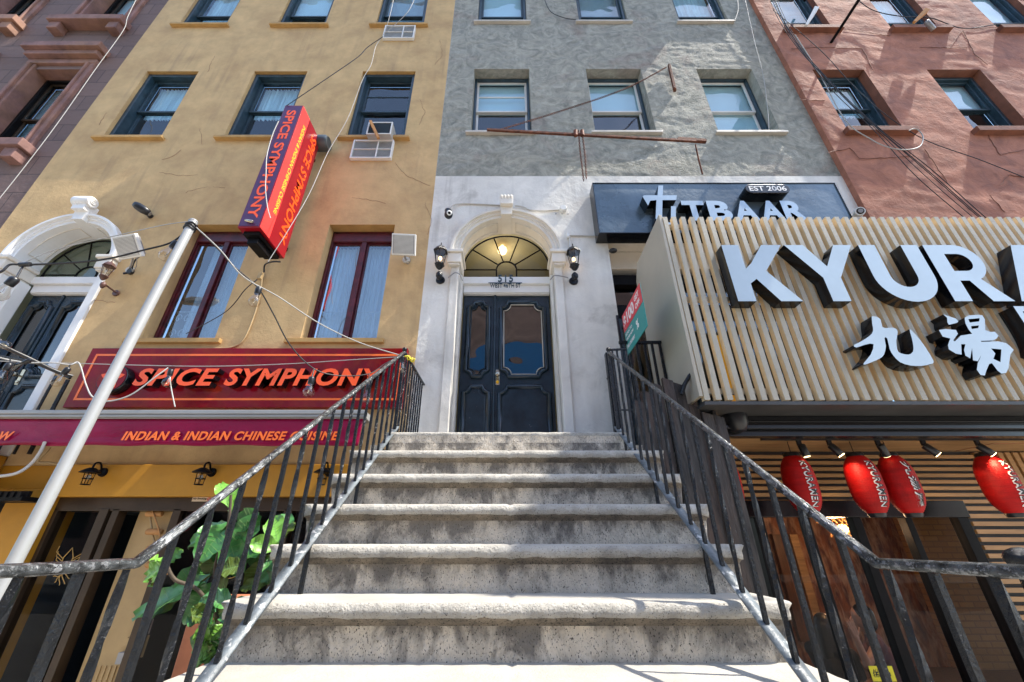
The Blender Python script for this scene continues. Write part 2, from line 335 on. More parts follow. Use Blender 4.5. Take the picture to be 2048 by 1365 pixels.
wood_brown = mat('dark_varnished_wood', (0.12, 0.05, 0.02), 0.4, var=0.3, scale=3, stretch=(6, 6, 1))
cane = mat('woven_cane', (0.55, 0.27, 0.09), 0.7, var=0.15, scale=10)
gold = mat('gold_print', (0.60, 0.36, 0.10), 0.4, var=0.1, metal=0.3)
rope_y = mat('yellow_twine', (0.70, 0.62, 0.05), 0.8, var=0.1)
bulb_glass = glass('clear_bulb_glass', (1, 0.97, 0.92), 2.0, 0.02, see=0.94)
pane_g = glass('window_glass', (0.84, 0.96, 1.0), 2.0, 0.0, wav=0.02, see=0.95)
pane_b = glass('sky_mirroring_glass', (0.80, 0.92, 1.0), 3.0, 0.0, wav=0.02, see=0.9)
pane_door = glass('dark_door_glass', (0.35, 0.38, 0.42), 2.4, 0.0, wav=0.02, see=0.8)
shade_m = mat('plain_roller_blind', (0.84, 0.87, 0.88), 0.8, var=0.04, scale=1.5)
pane_d = glass('shopfront_glass', (0.95, 0.95, 0.95), 1.25, 0.0, see=0.9)
lamp_glass = glass('lantern_glass', (1.0, 0.97, 0.9), 1.45, 0.03, see=0.92)
def brick_mat(name, c1, c2, mo, sc=1.0, rough=0.8, w=0.5, h=0.25, ms=0.02, rot=(radians(90), 0, 0), stain=None):
    m = mat(name, c1, rough, col2=c2, scale=1.2, bump=0.0)
    t = m.node_tree; L = t.links.new; p = t.nodes['Principled BSDF']
    tc = nd(t, 'ShaderNodeTexCoord'); mp = nd(t, 'ShaderNodeMapping'); mp.inputs['Rotation'].default_value = rot
    L(tc.outputs['Object'], mp.inputs[0]); b = nd(t, 'ShaderNodeTexBrick')
    b.inputs['Scale'].default_value = sc; b.inputs['Brick Width'].default_value = w; b.inputs['Row Height'].default_value = h
    b.inputs['Mortar Size'].default_value = ms; b.inputs['Color1'].default_value = (*c1, 1); b.inputs['Color2'].default_value = (*c2, 1); b.inputs['Mortar'].default_value = (*mo, 1)
    L(mp.outputs[0], b.inputs['Vector'])
    old = p.inputs['Base Color'].links[0].from_socket
    x = nd(t, 'ShaderNodeMix', data_type='RGBA', blend_type='MIX'); x.inputs[0].default_value = 0.4
    L(b.outputs['Color'], x.inputs[6]); L(old, x.inputs[7]); L(x.outputs[2], p.inputs['Base Color'])
    n = nd(t, 'ShaderNodeTexNoise'); n.inputs['Scale'].default_value = 9; n.inputs['Detail'].default_value = 6; L(tc.outputs['Object'], n.inputs['Vector'])
    a = nd(t, 'ShaderNodeMath', operation='MULTIPLY_ADD'); L(b.outputs['Fac'], a.inputs[0]); a.inputs[1].default_value = -1.0; L(n.outputs[0], a.inputs[2])
    bp = nd(t, 'ShaderNodeBump'); bp.inputs['Distance'].default_value = 0.012; L(a.outputs[0], bp.inputs['Height']); L(bp.outputs[0], p.inputs['Normal'])
    return m
brownstone = brick_mat('brownstone_blocks', (0.19, 0.12, 0.10), (0.12, 0.078, 0.07), (0.04, 0.03, 0.03), 1.0, w=0.85, h=0.38, ms=0.008)
int_brick = brick_mat('restaurant_brick', (0.34, 0.17, 0.045), (0.24, 0.11, 0.03), (0.16, 0.08, 0.03), 1.0, w=0.22, h=0.08, ms=0.01)
mural = mat('warm_mural', (0.30, 0.09, 0.022), 0.6, col2=(0.03, 0.01, 0.015), scale=3.5, stretch=(2.5, 1, 0.8), stain=(0.55, 0.35, 0.22), stain_scale=4, stain_amt=0.8)
# ================================================================== the setting
GZ = -1.61                                   # pavement level (the camera stands 1.6 m above it)
YF = 4.25                                    # plane of the house fronts
o = MB().box(-40, 40, -3.2, 4.9, GZ - 0.3, GZ, 0).build('pavement', pave); tag(o, None, None, kind='structure')
o = MB().add([(-150, -150, GZ - 0.15), (150, -150, GZ - 0.15), (150, 150, GZ - 0.15), (-150, 150, GZ - 0.15)], [(0, 1, 2, 3)]).build('road', asphalt); tag(o, None, None, kind='structure')
o = MB().box(-40, 40, -16, -11, GZ - 0.3, GZ, 0).build('pavement', pave); tag(o, None, None, kind='structure')

def fade_fn(holes, x0, x1, z0, z1, amp, fn):
    def g(x, z):
        m = min(x - x0, x1 - x, z - z0, z1 - z)
        for (a, b, c, d) in holes:
            dx = max(a - x, 0, x - b); dz = max(c - z, 0, z - d); m = min(m, sqrt(dx * dx + dz * dz))
            if m <= 0: return 0.0
        return amp * fn(x, z) * min(1, max(m, 0) / 0.06)
    return g
def wall_grid(mb, x0, x1, z0, z1, holes, Y, step=0.5, amp=0.0, fn=None, mi=0, arches=()):
    hs = list(holes) + [(xc - r, xc + r, zb, zs + r) for xc, r, zb, zs in arches]
    def cuts(a, b, extra):
        e = sorted(set([a, b] + [v for v in extra if a < v < b])); out = [a]
        for p, q in zip(e, e[1:]):
            n = max(1, int(math.ceil((q - p) / step))); out += [p + (q - p) * i / n for i in range(1, n + 1)]
        return out
    xs = cuts(x0, x1, [v for h in hs for v in h[:2]]); zs_ = cuts(z0, z1, [v for h in hs for v in h[2:]])
    g = fade_fn(hs, x0, x1, z0, z1, amp, fn) if fn else None
    vs = [(x, Y - (g(x, z) if g else 0), z) for z in zs_ for x in xs]; n = len(xs); fs = []
    for j in range(len(zs_) - 1):
        zc = (zs_[j] + zs_[j + 1]) / 2
        for i in range(n - 1):
            xc = (xs[i] + xs[i + 1]) / 2
            if any(h[0] < xc < h[1] and h[2] < zc < h[3] for h in hs): continue
            fs.append((j * n + i, j * n + i + 1, (j + 1) * n + i + 1, (j + 1) * n + i))
    mb.add(vs, fs, mi, smooth=bool(fn))
    for xc, r, zb, zs in arches:                 # spandrels
        A = arc(xc, zs, r, 180, 0, 32)
        for p, q in zip(A, A[1:]): mb.add([(p[0], Y, p[1]), (q[0], Y, q[1]), (q[0], Y, zs + r), (p[0], Y, zs + r)], [(0, 1, 2, 3)], mi)
def reveal(mb, h, Y, dep, mi=0, mtop=None):
    a, b, c, d = h
    mb.add([(a, Y, c), (a, Y, d), (a, Y + dep, d), (a, Y + dep, c)], [(0, 1, 2, 3)], mi)
    mb.add([(b, Y, c), (b, Y, d), (b, Y + dep, d), (b, Y + dep, c)], [(3, 2, 1, 0)], mi)
    mb.add([(a, Y, d), (b, Y, d), (b, Y + dep, d), (a, Y + dep, d)], [(0, 1, 2, 3)], mi if mtop is None else mtop)
    mb.add([(a, Y, c), (b, Y, c), (b, Y + dep, c), (a, Y + dep, c)], [(3, 2, 1, 0)], mi)
def frame(mb, a, b, c, d, y0, y1, t, mi=0, tb=None):
    tb = tb or t
    mb.box(a, a + t, y0, y1, c, d, mi); mb.box(b - t, b, y0, y1, c, d, mi)
    mb.box(a + t, b - t, y0 + .0015, y1 - .0015, d - t, d, mi); mb.box(a + t, b - t, y0 + .0015, y1 - .0015, c, c + tb, mi)
def room_box(name, a, b, c, d, y0, y1, m, parent):
    mb = MB(); v = [(a, y0, c), (b, y0, c), (b, y0, d), (a, y0, d), (a, y1, c), (b, y1, c), (b, y1, d), (a, y1, d)]
    mb.add(v, [(4, 5, 6, 7), (0, 4, 7, 3), (1, 2, 6, 5), (3, 7, 6, 2), (0, 1, 5, 4)]); return mb.build(name, m, parent)
def sash_window(bld, h, Y, dep, fm, sm, ratio=0.5, fill=('curtain', 'curtain'), sill=None, sill_m=None, ft=0.055, double=False, fr=None):
    """one window of a building: outer frame, two sliding sashes with panes, what hangs behind, and its sill"""
    a, b, c, d = h; e = 0.004; a += e; b -= e; c += e; d -= e; y = Y + dep
    mb = MB(); frame(mb, a, b, c, d, y - 0.05 if fr is None else Y + fr, y + 0.10, ft)
    wdw = mb.build('window', fm, bld, bevel=0.006)
    ia, ib, ic, id_ = a + ft, b - ft, c + ft, d - ft; zm = lerp(ic, id_, ratio); st = 0.038
    for k, (z0, z1, yy) in enumerate(((zm - 0.02, id_, y), (ic, zm + 0.02, y + 0.04))):
        m = MB(); frame(m, ia + .001, ib - .001, z0, z1, yy, yy + 0.035, st)
        if double and k == 0:
            zz = lerp(z0, z1, 0.5); m.box(ia + st, ib - st, yy + .002, yy + .033, zz - .012, zz + .012)
        m.build('sash', sm, wdw, bevel=0.004)
        MB().box(ia + st * .9, ib - st * .9, yy + 0.014, yy + 0.019, z0 + st * .9, z1 - st * .9).build('pane', pane_g, wdw)
        kind = fill[k]
        if kind == 'curtain':
            cv = MB(); n = 46; ya = y + 0.15; ph = random.random() * 9
            vs = []
            for z in (z0, z1 if k else z1):
                for i in range(n + 1):
                    x = lerp(ia, ib, i / n); vs.append((x, ya + 0.02 * sin(i * 1.9 + ph + 2 * sin(i * .31)), z))
            cv.add(vs, [(i, i + 1, n + 2 + i, n + 1 + i) for i in range(n)], 0, True); cv.build('curtain', curtain, wdw)
        elif kind == 'shade':
            MB().box(ia + .002, ib - .002, y + .082, y + .086, lerp(z0, z1, 0.0 if k else 0.02), z1 - .001).build('roller_shade', shade_m, wdw)
        elif kind == 'blind':
            bl = MB(); z = z0
            while z < z1: bl.box(ia, ib, y + .12, y + .135, z, z + .022, 0); z += .042
            bl.build('venetian_blind', blind_m, wdw)
    room_box('interior', ia, ib, ic, id_, y + 0.101, y + 0.7, room_m if 'blind' in fill else dark_int, wdw)
    if sill:
        oh, pr, th = sill
        MB().box(a - oh, b + oh, Y - pr, y - 0.052, c - th - e, c - e * .5).build('sill', sill_m, wdw, bevel=0.006)
    return wdw
def panel_outline(x0, x1, z0, z1, cx, cz, n=5):
    """rectangle with scooped (concave) corners"""
    P = []
    for (px, pz, a0, a1) in ((x0, z0, 90, 0), (x1, z0, 180, 90), (x1, z1, 270, 180), (x0, z1, 360, 270)):
        for i in range(n + 1):
            t = radians(lerp(a0, a1, i / n)); P.append((px + cx * cos(t), pz + cz * sin(t)))
    return P
def moulding(mb, outline, y, w=0.022, hgt=0.022, mi=0):
    """raised moulding following a closed outline"""
    n = len(outline); c = Vector((sum(p[0] for p in outline) / n, sum(p[1] for p in outline) / n)); rings = []
    offs = [(-w / 2, 0), (-w / 2 * .7, hgt * .7), (0, hgt), (w / 2 * .7, hgt * .6), (w / 2, 0)]
    for i, p in enumerate(outline):
        a = Vector(outline[i - 1]); b = Vector(outline[(i + 1) % n]); t = (b - a)
        if t.length < 1e-6: t = Vector((1, 0))
        t.normalize(); nn = Vector((-t.y, t.x))
        rings.append([(p[0] + nn.x * q, y - h, p[1] + nn.y * q) for q, h in offs])
    k = len(offs); vs = [q for r in rings for q in r]; fs = []
    for i in range(n):
        j = (i + 1) % n
        for s in range(k - 1): fs.append((i * k + s, i * k + s + 1, j * k + s + 1, j * k + s))
    mb.add(vs, fs, mi, True)
def entrance(bld, xc, zb, Yf, key_long, hall, zs=3.42):
    """arched stone door surround with fan-light and a pair of unequal panelled leaves"""
    rI, rO = 0.62, 0.745; Yd = Yf + 0.36
    sm = MB(); steps = [(rI, -0.03, .055), (rI + .05, -0.055, .04), (rO - .035, -0.085, .035)]
    A = 40
    prof = [(rI, 0.30), (rI, -0.03), (rI + .045, -0.03), (rI + .05, -0.05), (rI + .085, -0.05), (rI + .09, -0.085), (rO, -0.085), (rO, 0.0)]
    vs = []
    for i in range(A + 1):
        t = pi * i / A
        for r, y in prof: vs.append((xc + r * cos(t), Yf + y, zs + r * sin(t)))
    k = len(prof); sm.add(vs, [(i * k + j, i * k + j + 1, (i + 1) * k + j + 1, (i + 1) * k + j) for i in range(A) for j in range(k - 1)], 0)
    sur = sm.build('door_surround', white_trim if key_long else cream, bld, bevel=0.003)
    # sunk panel lines on the soffit of the arch
    for s in (-1, 1):
        pm = MB()
        for rr in (rI + .0,):
            pts = []
            for i in range(13):
                t = radians(lerp(14, 78, i / 12)); pts.append((xc + s * (rr - .003) * cos(t), Yf + .07, zs + (rr - .003) * sin(t)))
            pts2 = [(p[0], Yf + .25, p[2]) for p in reversed(pts)]
            pm.tube(pts + pts2 + [pts[0]], 0.008, 5)
        pm.build('soffit_moulding', cream, sur)
    for s in (-1, 1):                           # imposts
        im = MB()
        for j, (w_, h_) in enumerate(((.0, .05), (.02, .035), (.045, .04))):
            z0 = zs - .22 + sum(q[1] for q in ((.0, .05), (.02, .035), (.045, .04))[:j]) + (.09 if j else 0)
        xi = xc + s * (rI - .03); xo = xc + s * (rO + .03)
        im.box(xi, xo, Yf - .10, Yf + .28, zs - .20, zs - .05); im.box(xc + s * (rI - .055), xc + s * (rO + .05), Yf - .125, Yf + .28, zs - .05, zs)
        im.box(xc + s * (rI - .01), xc + s * (rO + .01), Yf - .085, Yf + .279, zs - .23, zs - .20)
        im.build('impost', cream, sur, bevel=0.012, seg=3)
        pl = MB(); pl.box(xc + s * rI, xc + s * (rO - .02), Yf - .03, Yf + .29, zb, zs - .23)
        pl.box(xc + s * (rI - .035), xc + s * rI, Yf + .14, Yf + .29, zb, zs - .23)
        pl.build('pilaster', white_wall if not key_long else white_trim, sur, bevel=0.008)
    kb = MB(); t = .10                           # keystone with fluting
    kz0 = zs + rI - .01; kz1 = zs + rO + (.13 if key_long else .16); wd = .085
    kb.prism([(xc - wd * .85, kz0), (xc + wd * .85, kz0), (xc + wd, zs + rO), (xc - wd, zs + rO)], Yf - .11, Yf + .30)
    kb.prism([(xc - wd, zs + rO), (xc + wd, zs + rO), (xc + wd * 1.12, kz1), (xc - wd * 1.12, kz1)], Yf - .17, Yf)
    for i in range(4):
        x = xc + (i - 1.5) * .045; kb.tube([(x, Yf - .115, kz0 + .14), (x, Yf - .18, kz1 - .03), (x, Yf - .16, kz1)], .014, 8)
    if key_long:
        kb.lathe([(.075, -.12), (.082, -.10), (.082, .10), (.075, .12)], (xc, Yf - .13, kz1 + .02), (1, 0, 0), 20)
        for s in (-1, 1):
            sp = [(xc + s * .122, Yf - .13 + .055 * (1 - i / 22) * cos(i * .62), kz1 + .02 + .055 * (1 - i / 22) * sin(i * .62)) for i in range(22)]
            kb.tube(sp, .009, 6)
    kb.build('keystone', white_trim if key_long else cream, sur, bevel=0.006)
    # transom bars
    tb = MB(); tb.box(xc - rI, xc + rI, Yd - .10, Yd + .02, 3.135, 3.245); tb.box(xc - rI + .035, xc + rI - .035, Yd - .06, Yd + .03, 3.015, 3.133)
    tb.box(xc - rI + .035, xc + rI - .035, Yd - .045, Yd + .03, 3.0, 3.014)
    tb.build('transom', white_trim, sur, bevel=0.01)
    # fan-light
    fl = MB(); yb = Yd - .02; z0 = 3.245
    fl.tube([(xc + (rI - .012) * cos(pi * i / 36), yb, zs + (rI - .012) * sin(pi * i / 36)) for i in range(37)], .012, 6)
    ring = [(xc - .14, yb, z0), (xc - .14, yb, zs)] + [(xc + .14 * cos(pi - pi * i / 14), yb, zs + .14 * sin(pi - pi * i / 14)) for i in range(1, 14)] + [(xc + .14, yb, zs), (xc + .14, yb, z0)]
    fl.tube(ring, .012, 6)
    for a in (0, 36, 72, 108, 144, 180):
        c_, s_ = cos(radians(a)), sin(radians(a)); fl.tube([(xc + .14 * c_, yb, zs + .14 * s_), (xc + (rI - .01) * c_, yb, zs + (rI - .01) * s_)], .0095, 6)
    for s in (-1, 1): fl.box(xc + s * (rI - .024), xc + s * rI, yb - .01, yb + .01, z0, zs)
    fan = fl.build('fan_light', dark_frame, bld)
    pn = MB(); P = [(xc - rI + .005, z0), (xc + rI - .005, z0)] + arc(xc, zs, rI - .005, 0, 180, 30); pn.prism(P, yb + .004, yb + .009); pn.build('pane', pane_d if hall else pane_g, fan)
    if hall:
        room_box('hallway', xc - .9, xc + .9, zb, 4.15, Yd + .06, Yd + 2.2, hall_m, bld)
        hb = MB(); hb.lathe([(.02, 0.03), (.04, -.01), (.065, -.03), (.075, -.07), (.06, -.11), (.03, -.13), (.005, -.135)], (xc - .065, Yd + .33, 4.12), (0, 0, 1), 24)
        hb.build('hallway_ceiling_lamp', emis('lit_globe', (1.0, 0.62, 0.28), 1.6), bld)
        lp = bpy.data.lights.new('hall_light', 'POINT'); lp.energy = 4; lp.color = (1, .75, .45); lp.shadow_soft_size = .12
        lo = bpy.data.objects.new('hall_light', lp); COL.objects.link(lo); lo.location = (xc - .065, Yd + .45, 3.85)
    else:
        room_box('hallway', xc - .9, xc + .9, zb, 4.15, Yd + .06, Yd + .35, hall_m, bld)  # shallow pale box stands in for grey reflected in the fan-light
    # leaves
    xs = xc - .155; zt = 2.998
    for k, (a, b) in enumerate(((xc - rI + .04, xs - .004), (xs + .004, xc + rI - .04))):
        lf = MB(); y0 = Yd; wdt = b - a; mgx = .082 if k == 0 else .088
        ga, gb, gz0, gz1 = a + mgx + .015, b - mgx - .015, zb + 1.05, zt - .13; cr = .080 if k == 0 else .095
        pa, pb, pz0, pz1 = a + mgx - .025, b - mgx + .025, zb + .12, zb + .90
        # leaf sheet with a scooped glass opening
        G = panel_outline(ga, gb, gz0, gz1, cr, cr); poly = [[(a, zb), (b, zb), (b, zt), (a, zt)], list(reversed(G))]
        leaf = frompoly('door_leaf', poly, y0, y0 + .045, [door_paint], bld)
        m2 = MB(); moulding(m2, panel_outline(ga - .026, gb + .026, gz0 - .026, gz1 + .026, cr, cr), y0, .058, .040)
        moulding(m2, panel_outline(pa, pb, pz0, pz1, cr, cr), y0, .058, .040)
        m2.build('panel_moulding', door_paint, leaf)
        pi_ = MB(); pi_.prism(panel_outline(pa + .04, pb - .04, pz0 + .04, pz1 - .04, cr, cr), y0 - .012, y0 + .001); pi_.build('raised_panel', door_paint, leaf, bevel=0.008)
        gm = MB(); moulding(gm, panel_outline(ga + .012, gb - .012, gz0 + .012, gz1 - .012, cr, cr), y0 + .006, .014, .012)
        gm.build('glazing_bead', door_paint if (k == 0 or key_long) else conduit, leaf)
        MB().prism(panel_outline(ga - .004, gb + .004, gz0 - .004, gz1 + .004, cr, cr), y0 + .02, y0 + .026).build('pane', pane_door, leaf)
        if k == 1:
            hd = MB(); hx = xs + .045; hz = zb + 1.02; hd.box(hx - .022, hx + .022, y0 - .008, y0, hz - .10, hz + .10)
            hd.lathe([(.012, 0), (.010, .03), (.026, .045), (.032, .065), (.024, .085), (.004, .09)], (hx, y0 - .008, hz + .01), (0, -1, 0), 16)
            hd.build('door_handle', chrome, leaf, bevel=0.002)
            MB().lathe([(.019, 0), (.019, .008), (.014, .012)], (hx, y0 - .0085, hz - .065), (0, -1, 0), 16).build('lock_cylinder', yellowp if not key_long else chrome, leaf)
    MB().tube([(xs, Yd - .006, zb), (xs, Yd - .006, zt)], .016, 8).build('astragal', door_paint, bld)

# ------------------------------------------------------------------ yellow building
XL, XY = -7.0, -1.06
yb = thing('yellow_building', 'tall ochre stucco house with dark framed windows, between the dark brownstone and the grey house', 'building', (-4, YF, GZ))
W2 = [(-6.45, -5.52, 5.73, 7.54), (-4.52, -3.57, 5.73, 7.54), (-2.58, -1.63, 5.73, 7.54)]
W3 = [(a, b, 9.03, 10.85) for a, b, _, _ in W2]
W1 = [(-4.36, -3.48, 2.15, 3.94), (-2.46, -1.55, 2.15, 3.94)]
mb = MB(); wall_grid(mb, XL, XY, 0.70, 12.0, W1 + W2 + W3, YF, 0.10, 0.008, lambda x, z: noise.fractal(Vector((x * 1.7, 3, z * 1.7)), 1, 2, 4), 0, [(-5.88, 0.66, 0.70, 3.33)])
for h in W1 + W2 + W3: reveal(mb, h, YF, 0.20, 0, 1)
mb.box(XL, XY, YF + .35, YF + .5, -1.6, 12.0, 0) if False else None
mb.build('wall', [yellow, yellow_trim], yb)
def wall_crack(pts, Y, ma, par, r, seed):
    rnd = random.Random(seed); P = [at(x, y, Y) for x, y in pts]; out = []; m_ = MB()
    for a, b in zip(P, P[1:]):
        n = max(2, int((b - a).length / .05))
        for i in range(n): out.append(a.lerp(b, i / n) + Vector((rnd.uniform(-.012, .012), 0, rnd.uniform(-.012, .012))))
    out.append(P[-1]); m_.tube(out, r, 4); m_.build('render_crack', ma, par)
for i_, pts_ in enumerate([[(197, 250), (205, 238), (213, 226)], [(325, 320), (345, 314), (362, 300)], [(370, 386), (400, 376), (430, 374), (450, 376)], [(402, 290), (404, 270), (400, 258)], [(790, 326), (812, 352), (845, 366), (860, 372)], [(415, 145), (425, 120), (430, 112)],
                           [(850, 405), (862, 440), (855, 470)], [(150, 620), (190, 600), (230, 606)], [(705, 395), (740, 400), (772, 408)], [(840, 200), (850, 225), (838, 250)], [(870, 130), (885, 110), (880, 80)], [(320, 345), (360, 352), (395, 350)]]):
    wall_crack(pts_, YF - .004, red_trim, yb, .0019, i_ + 20)
for h in W2: sash_window(yb, h, YF, 0.15, blue_frame, blue_frame, 0.5, ('curtain' if h[0] < -3 else 'none', 'none'), (.10, .07, .05), yellow_trim, 0.06, double=h[0] > -3, fr=.05)
for i, h in enumerate(W3): sash_window(yb, h, YF, 0.12, blue_frame, blue_frame, 0.34, (('curtain', 'none'), ('shade', 'none'), ('blind', 'none'))[i], (.10, .07, .05), yellow_trim, 0.06, fr=.04)
for i, h in enumerate(W1):                          # maroon casements
    a, b, c, d = h; y = YF + .14; m = MB(); frame(m, a + .003, b - .003, c + .003, d - .003, y, y + .09, .034)
    xm = (a + b) / 2 + .02; m.box(xm - .035, xm + .035, y - .012, y + .07, c + .036, d - .20); m.box(a + .036, b - .036, y - .02, y + .05, d - .20, d - .06)
    wd = m.build('window', maroon_wood, yb, bevel=.006)
    for (p, q) in ((a + .034, xm - .035), (xm + .035, b - .034)):
        s = MB(); frame(s, p + .002, q - .002, c + .036, d - .202, y + .02, y + .055, .024); s.build('casement', maroon_wood, wd, bevel=.004)
        MB().box(p + .025, q - .025, y + .036, y + .041, c + .055, d - .22).build('pane', pane_b, wd)
    cv = MB(); n = 90; vs = []
    for z in (c + .06, d - .2):
        for k in range(n + 1): vs.append((lerp(a + .2 if i == 0 else a + .06, b - .06, k / n), y + .14 + .014 * sin(k * 1.1 + 2 * sin(k * .2)), z))
    cv.add(vs, [(k, k + 1, n + 2 + k, n + 1 + k) for k in range(n)], 0, True); cv.build('curtain', curtain, wd)
    ir = MB()                                       # wrought scrolls behind the glass
    for k in range(7):
        x = lerp(a + .12, b - .12, k / 6)
        for z0 in (c + .12, c + .34):
            ir.tube([(x + .045 * cos(t * .5) * (1 - t / 16), y + .10, z0 + .08 + .075 * sin(t * .5) * (1 - t / 16)) for t in range(15)], .005, 5)
    ir.tube([(a + .06, y + .10, c + .52), (b - .06, y + .10, c + .52)], .006, 5)
    ir.build('scroll_grille', white_trim, wd)
    room_box('interior', a + .06, b - .06, c + .06, d - .06, y + .092, y + .8, dark_int, wd)
    MB().box(a - .16, b + .10, YF - .05, y - .002, c - .06, c - .002).build('sill', yellow_trim, wd, bevel=.006)
entrance(yb, -5.88, 0.79, YF, True, False, 3.33)
m = MB(); m.box(XL, XY, YF - .55, YF + .4, 11.9, 12.5); m.box(XL, XY, YF - .4, YF + .4, 11.6, 11.9); m.build('cornice', yellow_trim, yb)
# lower front: ochre fascia and the dark shop front of the basement restaurant
m = MB(); m.box(-4.48, -1.12, YF - .05, YF + .12, .395, .70); m.box(-7.0, -4.48, YF + .001, YF + .3, .47, .699); m.build('fascia', yellow_dk, yb, bevel=.006)
for a_, b_ in ((-4.93, -4.48), (-7.0, -6.6)): MB().box(a_, b_, YF - .02, YF + .35, GZ, .468).build('pier', yellow_dk, yb, bevel=.008)
MB().box(-6.6, -4.93, YF + .32, YF + .34, GZ, .47).build('basement_door', dark_frame, yb)
Ys = 4.33
m = MB(); m.box(-4.478, -1.12, Ys - .04, Ys + .20, .27, .393); m.box(-4.478, -4.44, Ys - .04, Ys + .06, GZ, .29)
m.box(-4.02, -3.93, Ys - .05, Ys + .05, GZ, .288); m.box(-3.90, -3.83, Ys - .04, Ys + .06, GZ, .288)
m.box(-3.30, -3.22, Ys - .04, Ys + .06, GZ, .288); m.box(-2.2, -2.12, Ys - .04, Ys + .06, GZ, .288); m.box(-1.2, -1.12, Ys - .04, Ys + .06, GZ, .288)
sf = m.build('shop_front', brown_frame, yb, bevel=.004)
MB().box(-3.74, -3.30, Ys + .10, Ys + .16, GZ, .285).build('vestibule_wall', meter_m, sf)
for a, b in ((-4.44, -4.02), (-3.22, -2.2), (-2.12, -1.2)): MB().box(a, b, Ys + .0, Ys + .006, GZ, .288).build('pane', pane_d, sf)
room_box('restaurant_interior', -4.47, -1.13, GZ, .28, Ys + .17, 7.5, dark_int, yb)
m = MB()
for k in range(8): m.box(-3.66 + k * .045, -3.65 + k * .045, Ys + .09, Ys + .10, -1.25, -.98)
m.build('vent_grille', meter_m, sf)

# ------------------------------------------------------------------ grey building
XG = 5.02
gb = thing('grey_building', 'grey stucco house with white painted ground storey and arched door above the steps', 'building', (2, YF, GZ))
def grey_n(x, z):
    p = Vector((x * 1.5, 7, z * 2.1)); q = noise.noise_vector(p * 1.3)
    return noise.fractal(p + q * 1.1, 1, 2, 5) + 0.6 * noise.noise(Vector((x * 5, 1, z * 9)) + q * 2) + 0.35 * noise.noise(Vector((x * 11, 4, z * 13)) + q * 3)
G2 = [(-.58, .41, 5.87, 7.62), (1.43, 2.42, 5.87, 7.62), (3.42, 4.42, 5.87, 7.62)]
G3 = [(a + .01, b - .01, 9.17, 10.95) for a, b, _, _ in G2]
mb = MB(); wall_grid(mb, XY, XG, 4.89, 11.9, G2 + G3, YF + .004, 0.032, 0.011, grey_n, 0)
for h in G2 + G3: reveal(mb, h, YF + .004, 0.25, 0)
mb.build('wall', grey, gb)
for i, h in enumerate(G2): sash_window(gb, h, YF, 0.22, blue_frame if i else blue_frame, vinyl, 0.5, (('shade', 'none'), ('shade', 'none'), ('shade', 'shade'))[i], (.08, .05, .045), conduit, 0.04, double=i == 0)
for i, h in enumerate(G3): sash_window(gb, h, YF, 0.10, blue_frame, blue_frame, 0.22, (('shade', 'shade'), ('blind', 'shade'), ('curtain', 'curtain'))[i], (.08, .05, .045), conduit, 0.055)
mb = MB(); wall_grid(mb, XY, 1.37, 0.0, 4.889, [], YF, 0.06, 0.006, lambda x, z: noise.fractal(Vector((x * 2.5, 5, z * 2.5)), 1, 2, 4), 0, [(0.0, 0.66, 0.0, 3.42)])
wall_grid(mb, 1.37, XG, 3.67, 4.889, [], YF, 0.07, 0.008, lambda x, z: noise.fractal(Vector((x * 2.5, 5, z * 3.5)), 1, 2, 4), 0)
mb.add([(1.37, YF, 0), (1.37, YF + .4, 0), (1.37, YF + .4, 3.67), (1.37, YF, 3.67)], [(0, 1, 2, 3)])
mb.add([(1.37, YF, 3.67), (XG, YF, 3.67), (XG, YF + .4, 3.67), (1.37, YF + .4, 3.67)], [(0, 1, 2, 3)])
mb.box(4.72, XG, YF, YF + .4, 1.0, 3.669)
mb.build('painted_wall', white_wall, gb)
entrance(gb, 0.0, 0.787, YF, False, True)
m = MB(); m.box(XY, XG, YF - .75, YF + .4, 11.95, 12.5); m.box(XY, XG, YF - .5, YF + .4, 11.88, 11.95)
for i in range(8):
    x = lerp(XY + .3, XG - .3, i / 7); m.box(x - .09, x + .09, YF - .45, YF, 11.4, 11.88)
m.build('cornice', grey, gb)
# recessed bar front beside the door, seen between wall and slatted sign
m = MB(); Yb = 4.62; m.box(1.37, 4.72, Yb - .12, Yb + .06, 3.37, 3.66, 0); m.box(1.37, 4.72, Yb - .1, Yb + .06, 3.12, 3.28, 1)
m.box(1.372, 4.72, Yb - .03, Yb + .05, 2.62, 2.84, 1); m.box(1.372, 1.50, Yb - .05, Yb + .05, .79, 2.62, 2); m.box(2.32, 2.42, Yb - .05, Yb + .05, .79, 2.62, 2); m.box(1.50, 2.32, Yb - .045, Yb + .045, .79, 1.0, 2); m.box(1.50, 2.32, Yb - .045, Yb + .045, 2.50, 2.62, 2)
bf = m.build('bar_front', [cream, dark_frame, blue_frame], gb, bevel=.005)
MB().box(1.37, 4.72, Yb, Yb + .006, 2.84, 3.12).build('pane', pane_g, bf); MB().box(1.50, 2.32, Yb, Yb + .006, 1.0, 2.5).build('pane', pane_g, bf); MB().box(2.42, 4.72, Yb, Yb + .006, .8, 2.62).build('pane', pane_g, bf)
room_box('bar_interior', 1.38, 4.71, .6, 3.3, Yb + .07, Yb + 1.5, dark_int, gb)
m = MB(); m.box(1.98, 2.25, Yb - .09, Yb - .06, 1.55, 2.42); m.box(2.62, 2.78, Yb - .09, Yb - .06, 1.35, 2.35); m.build('yellow_menu_board', yellowp, bf)
MB().box(1.38, 1.96, 3.86, 4.5, .66, .76).build('bar_landing', cream, gb, bevel=.01)
m = MB(); m.box(1.0, 1.37, YF - .01, YF + .3, GZ, .0); m.build('area_wall', burnt, gb)

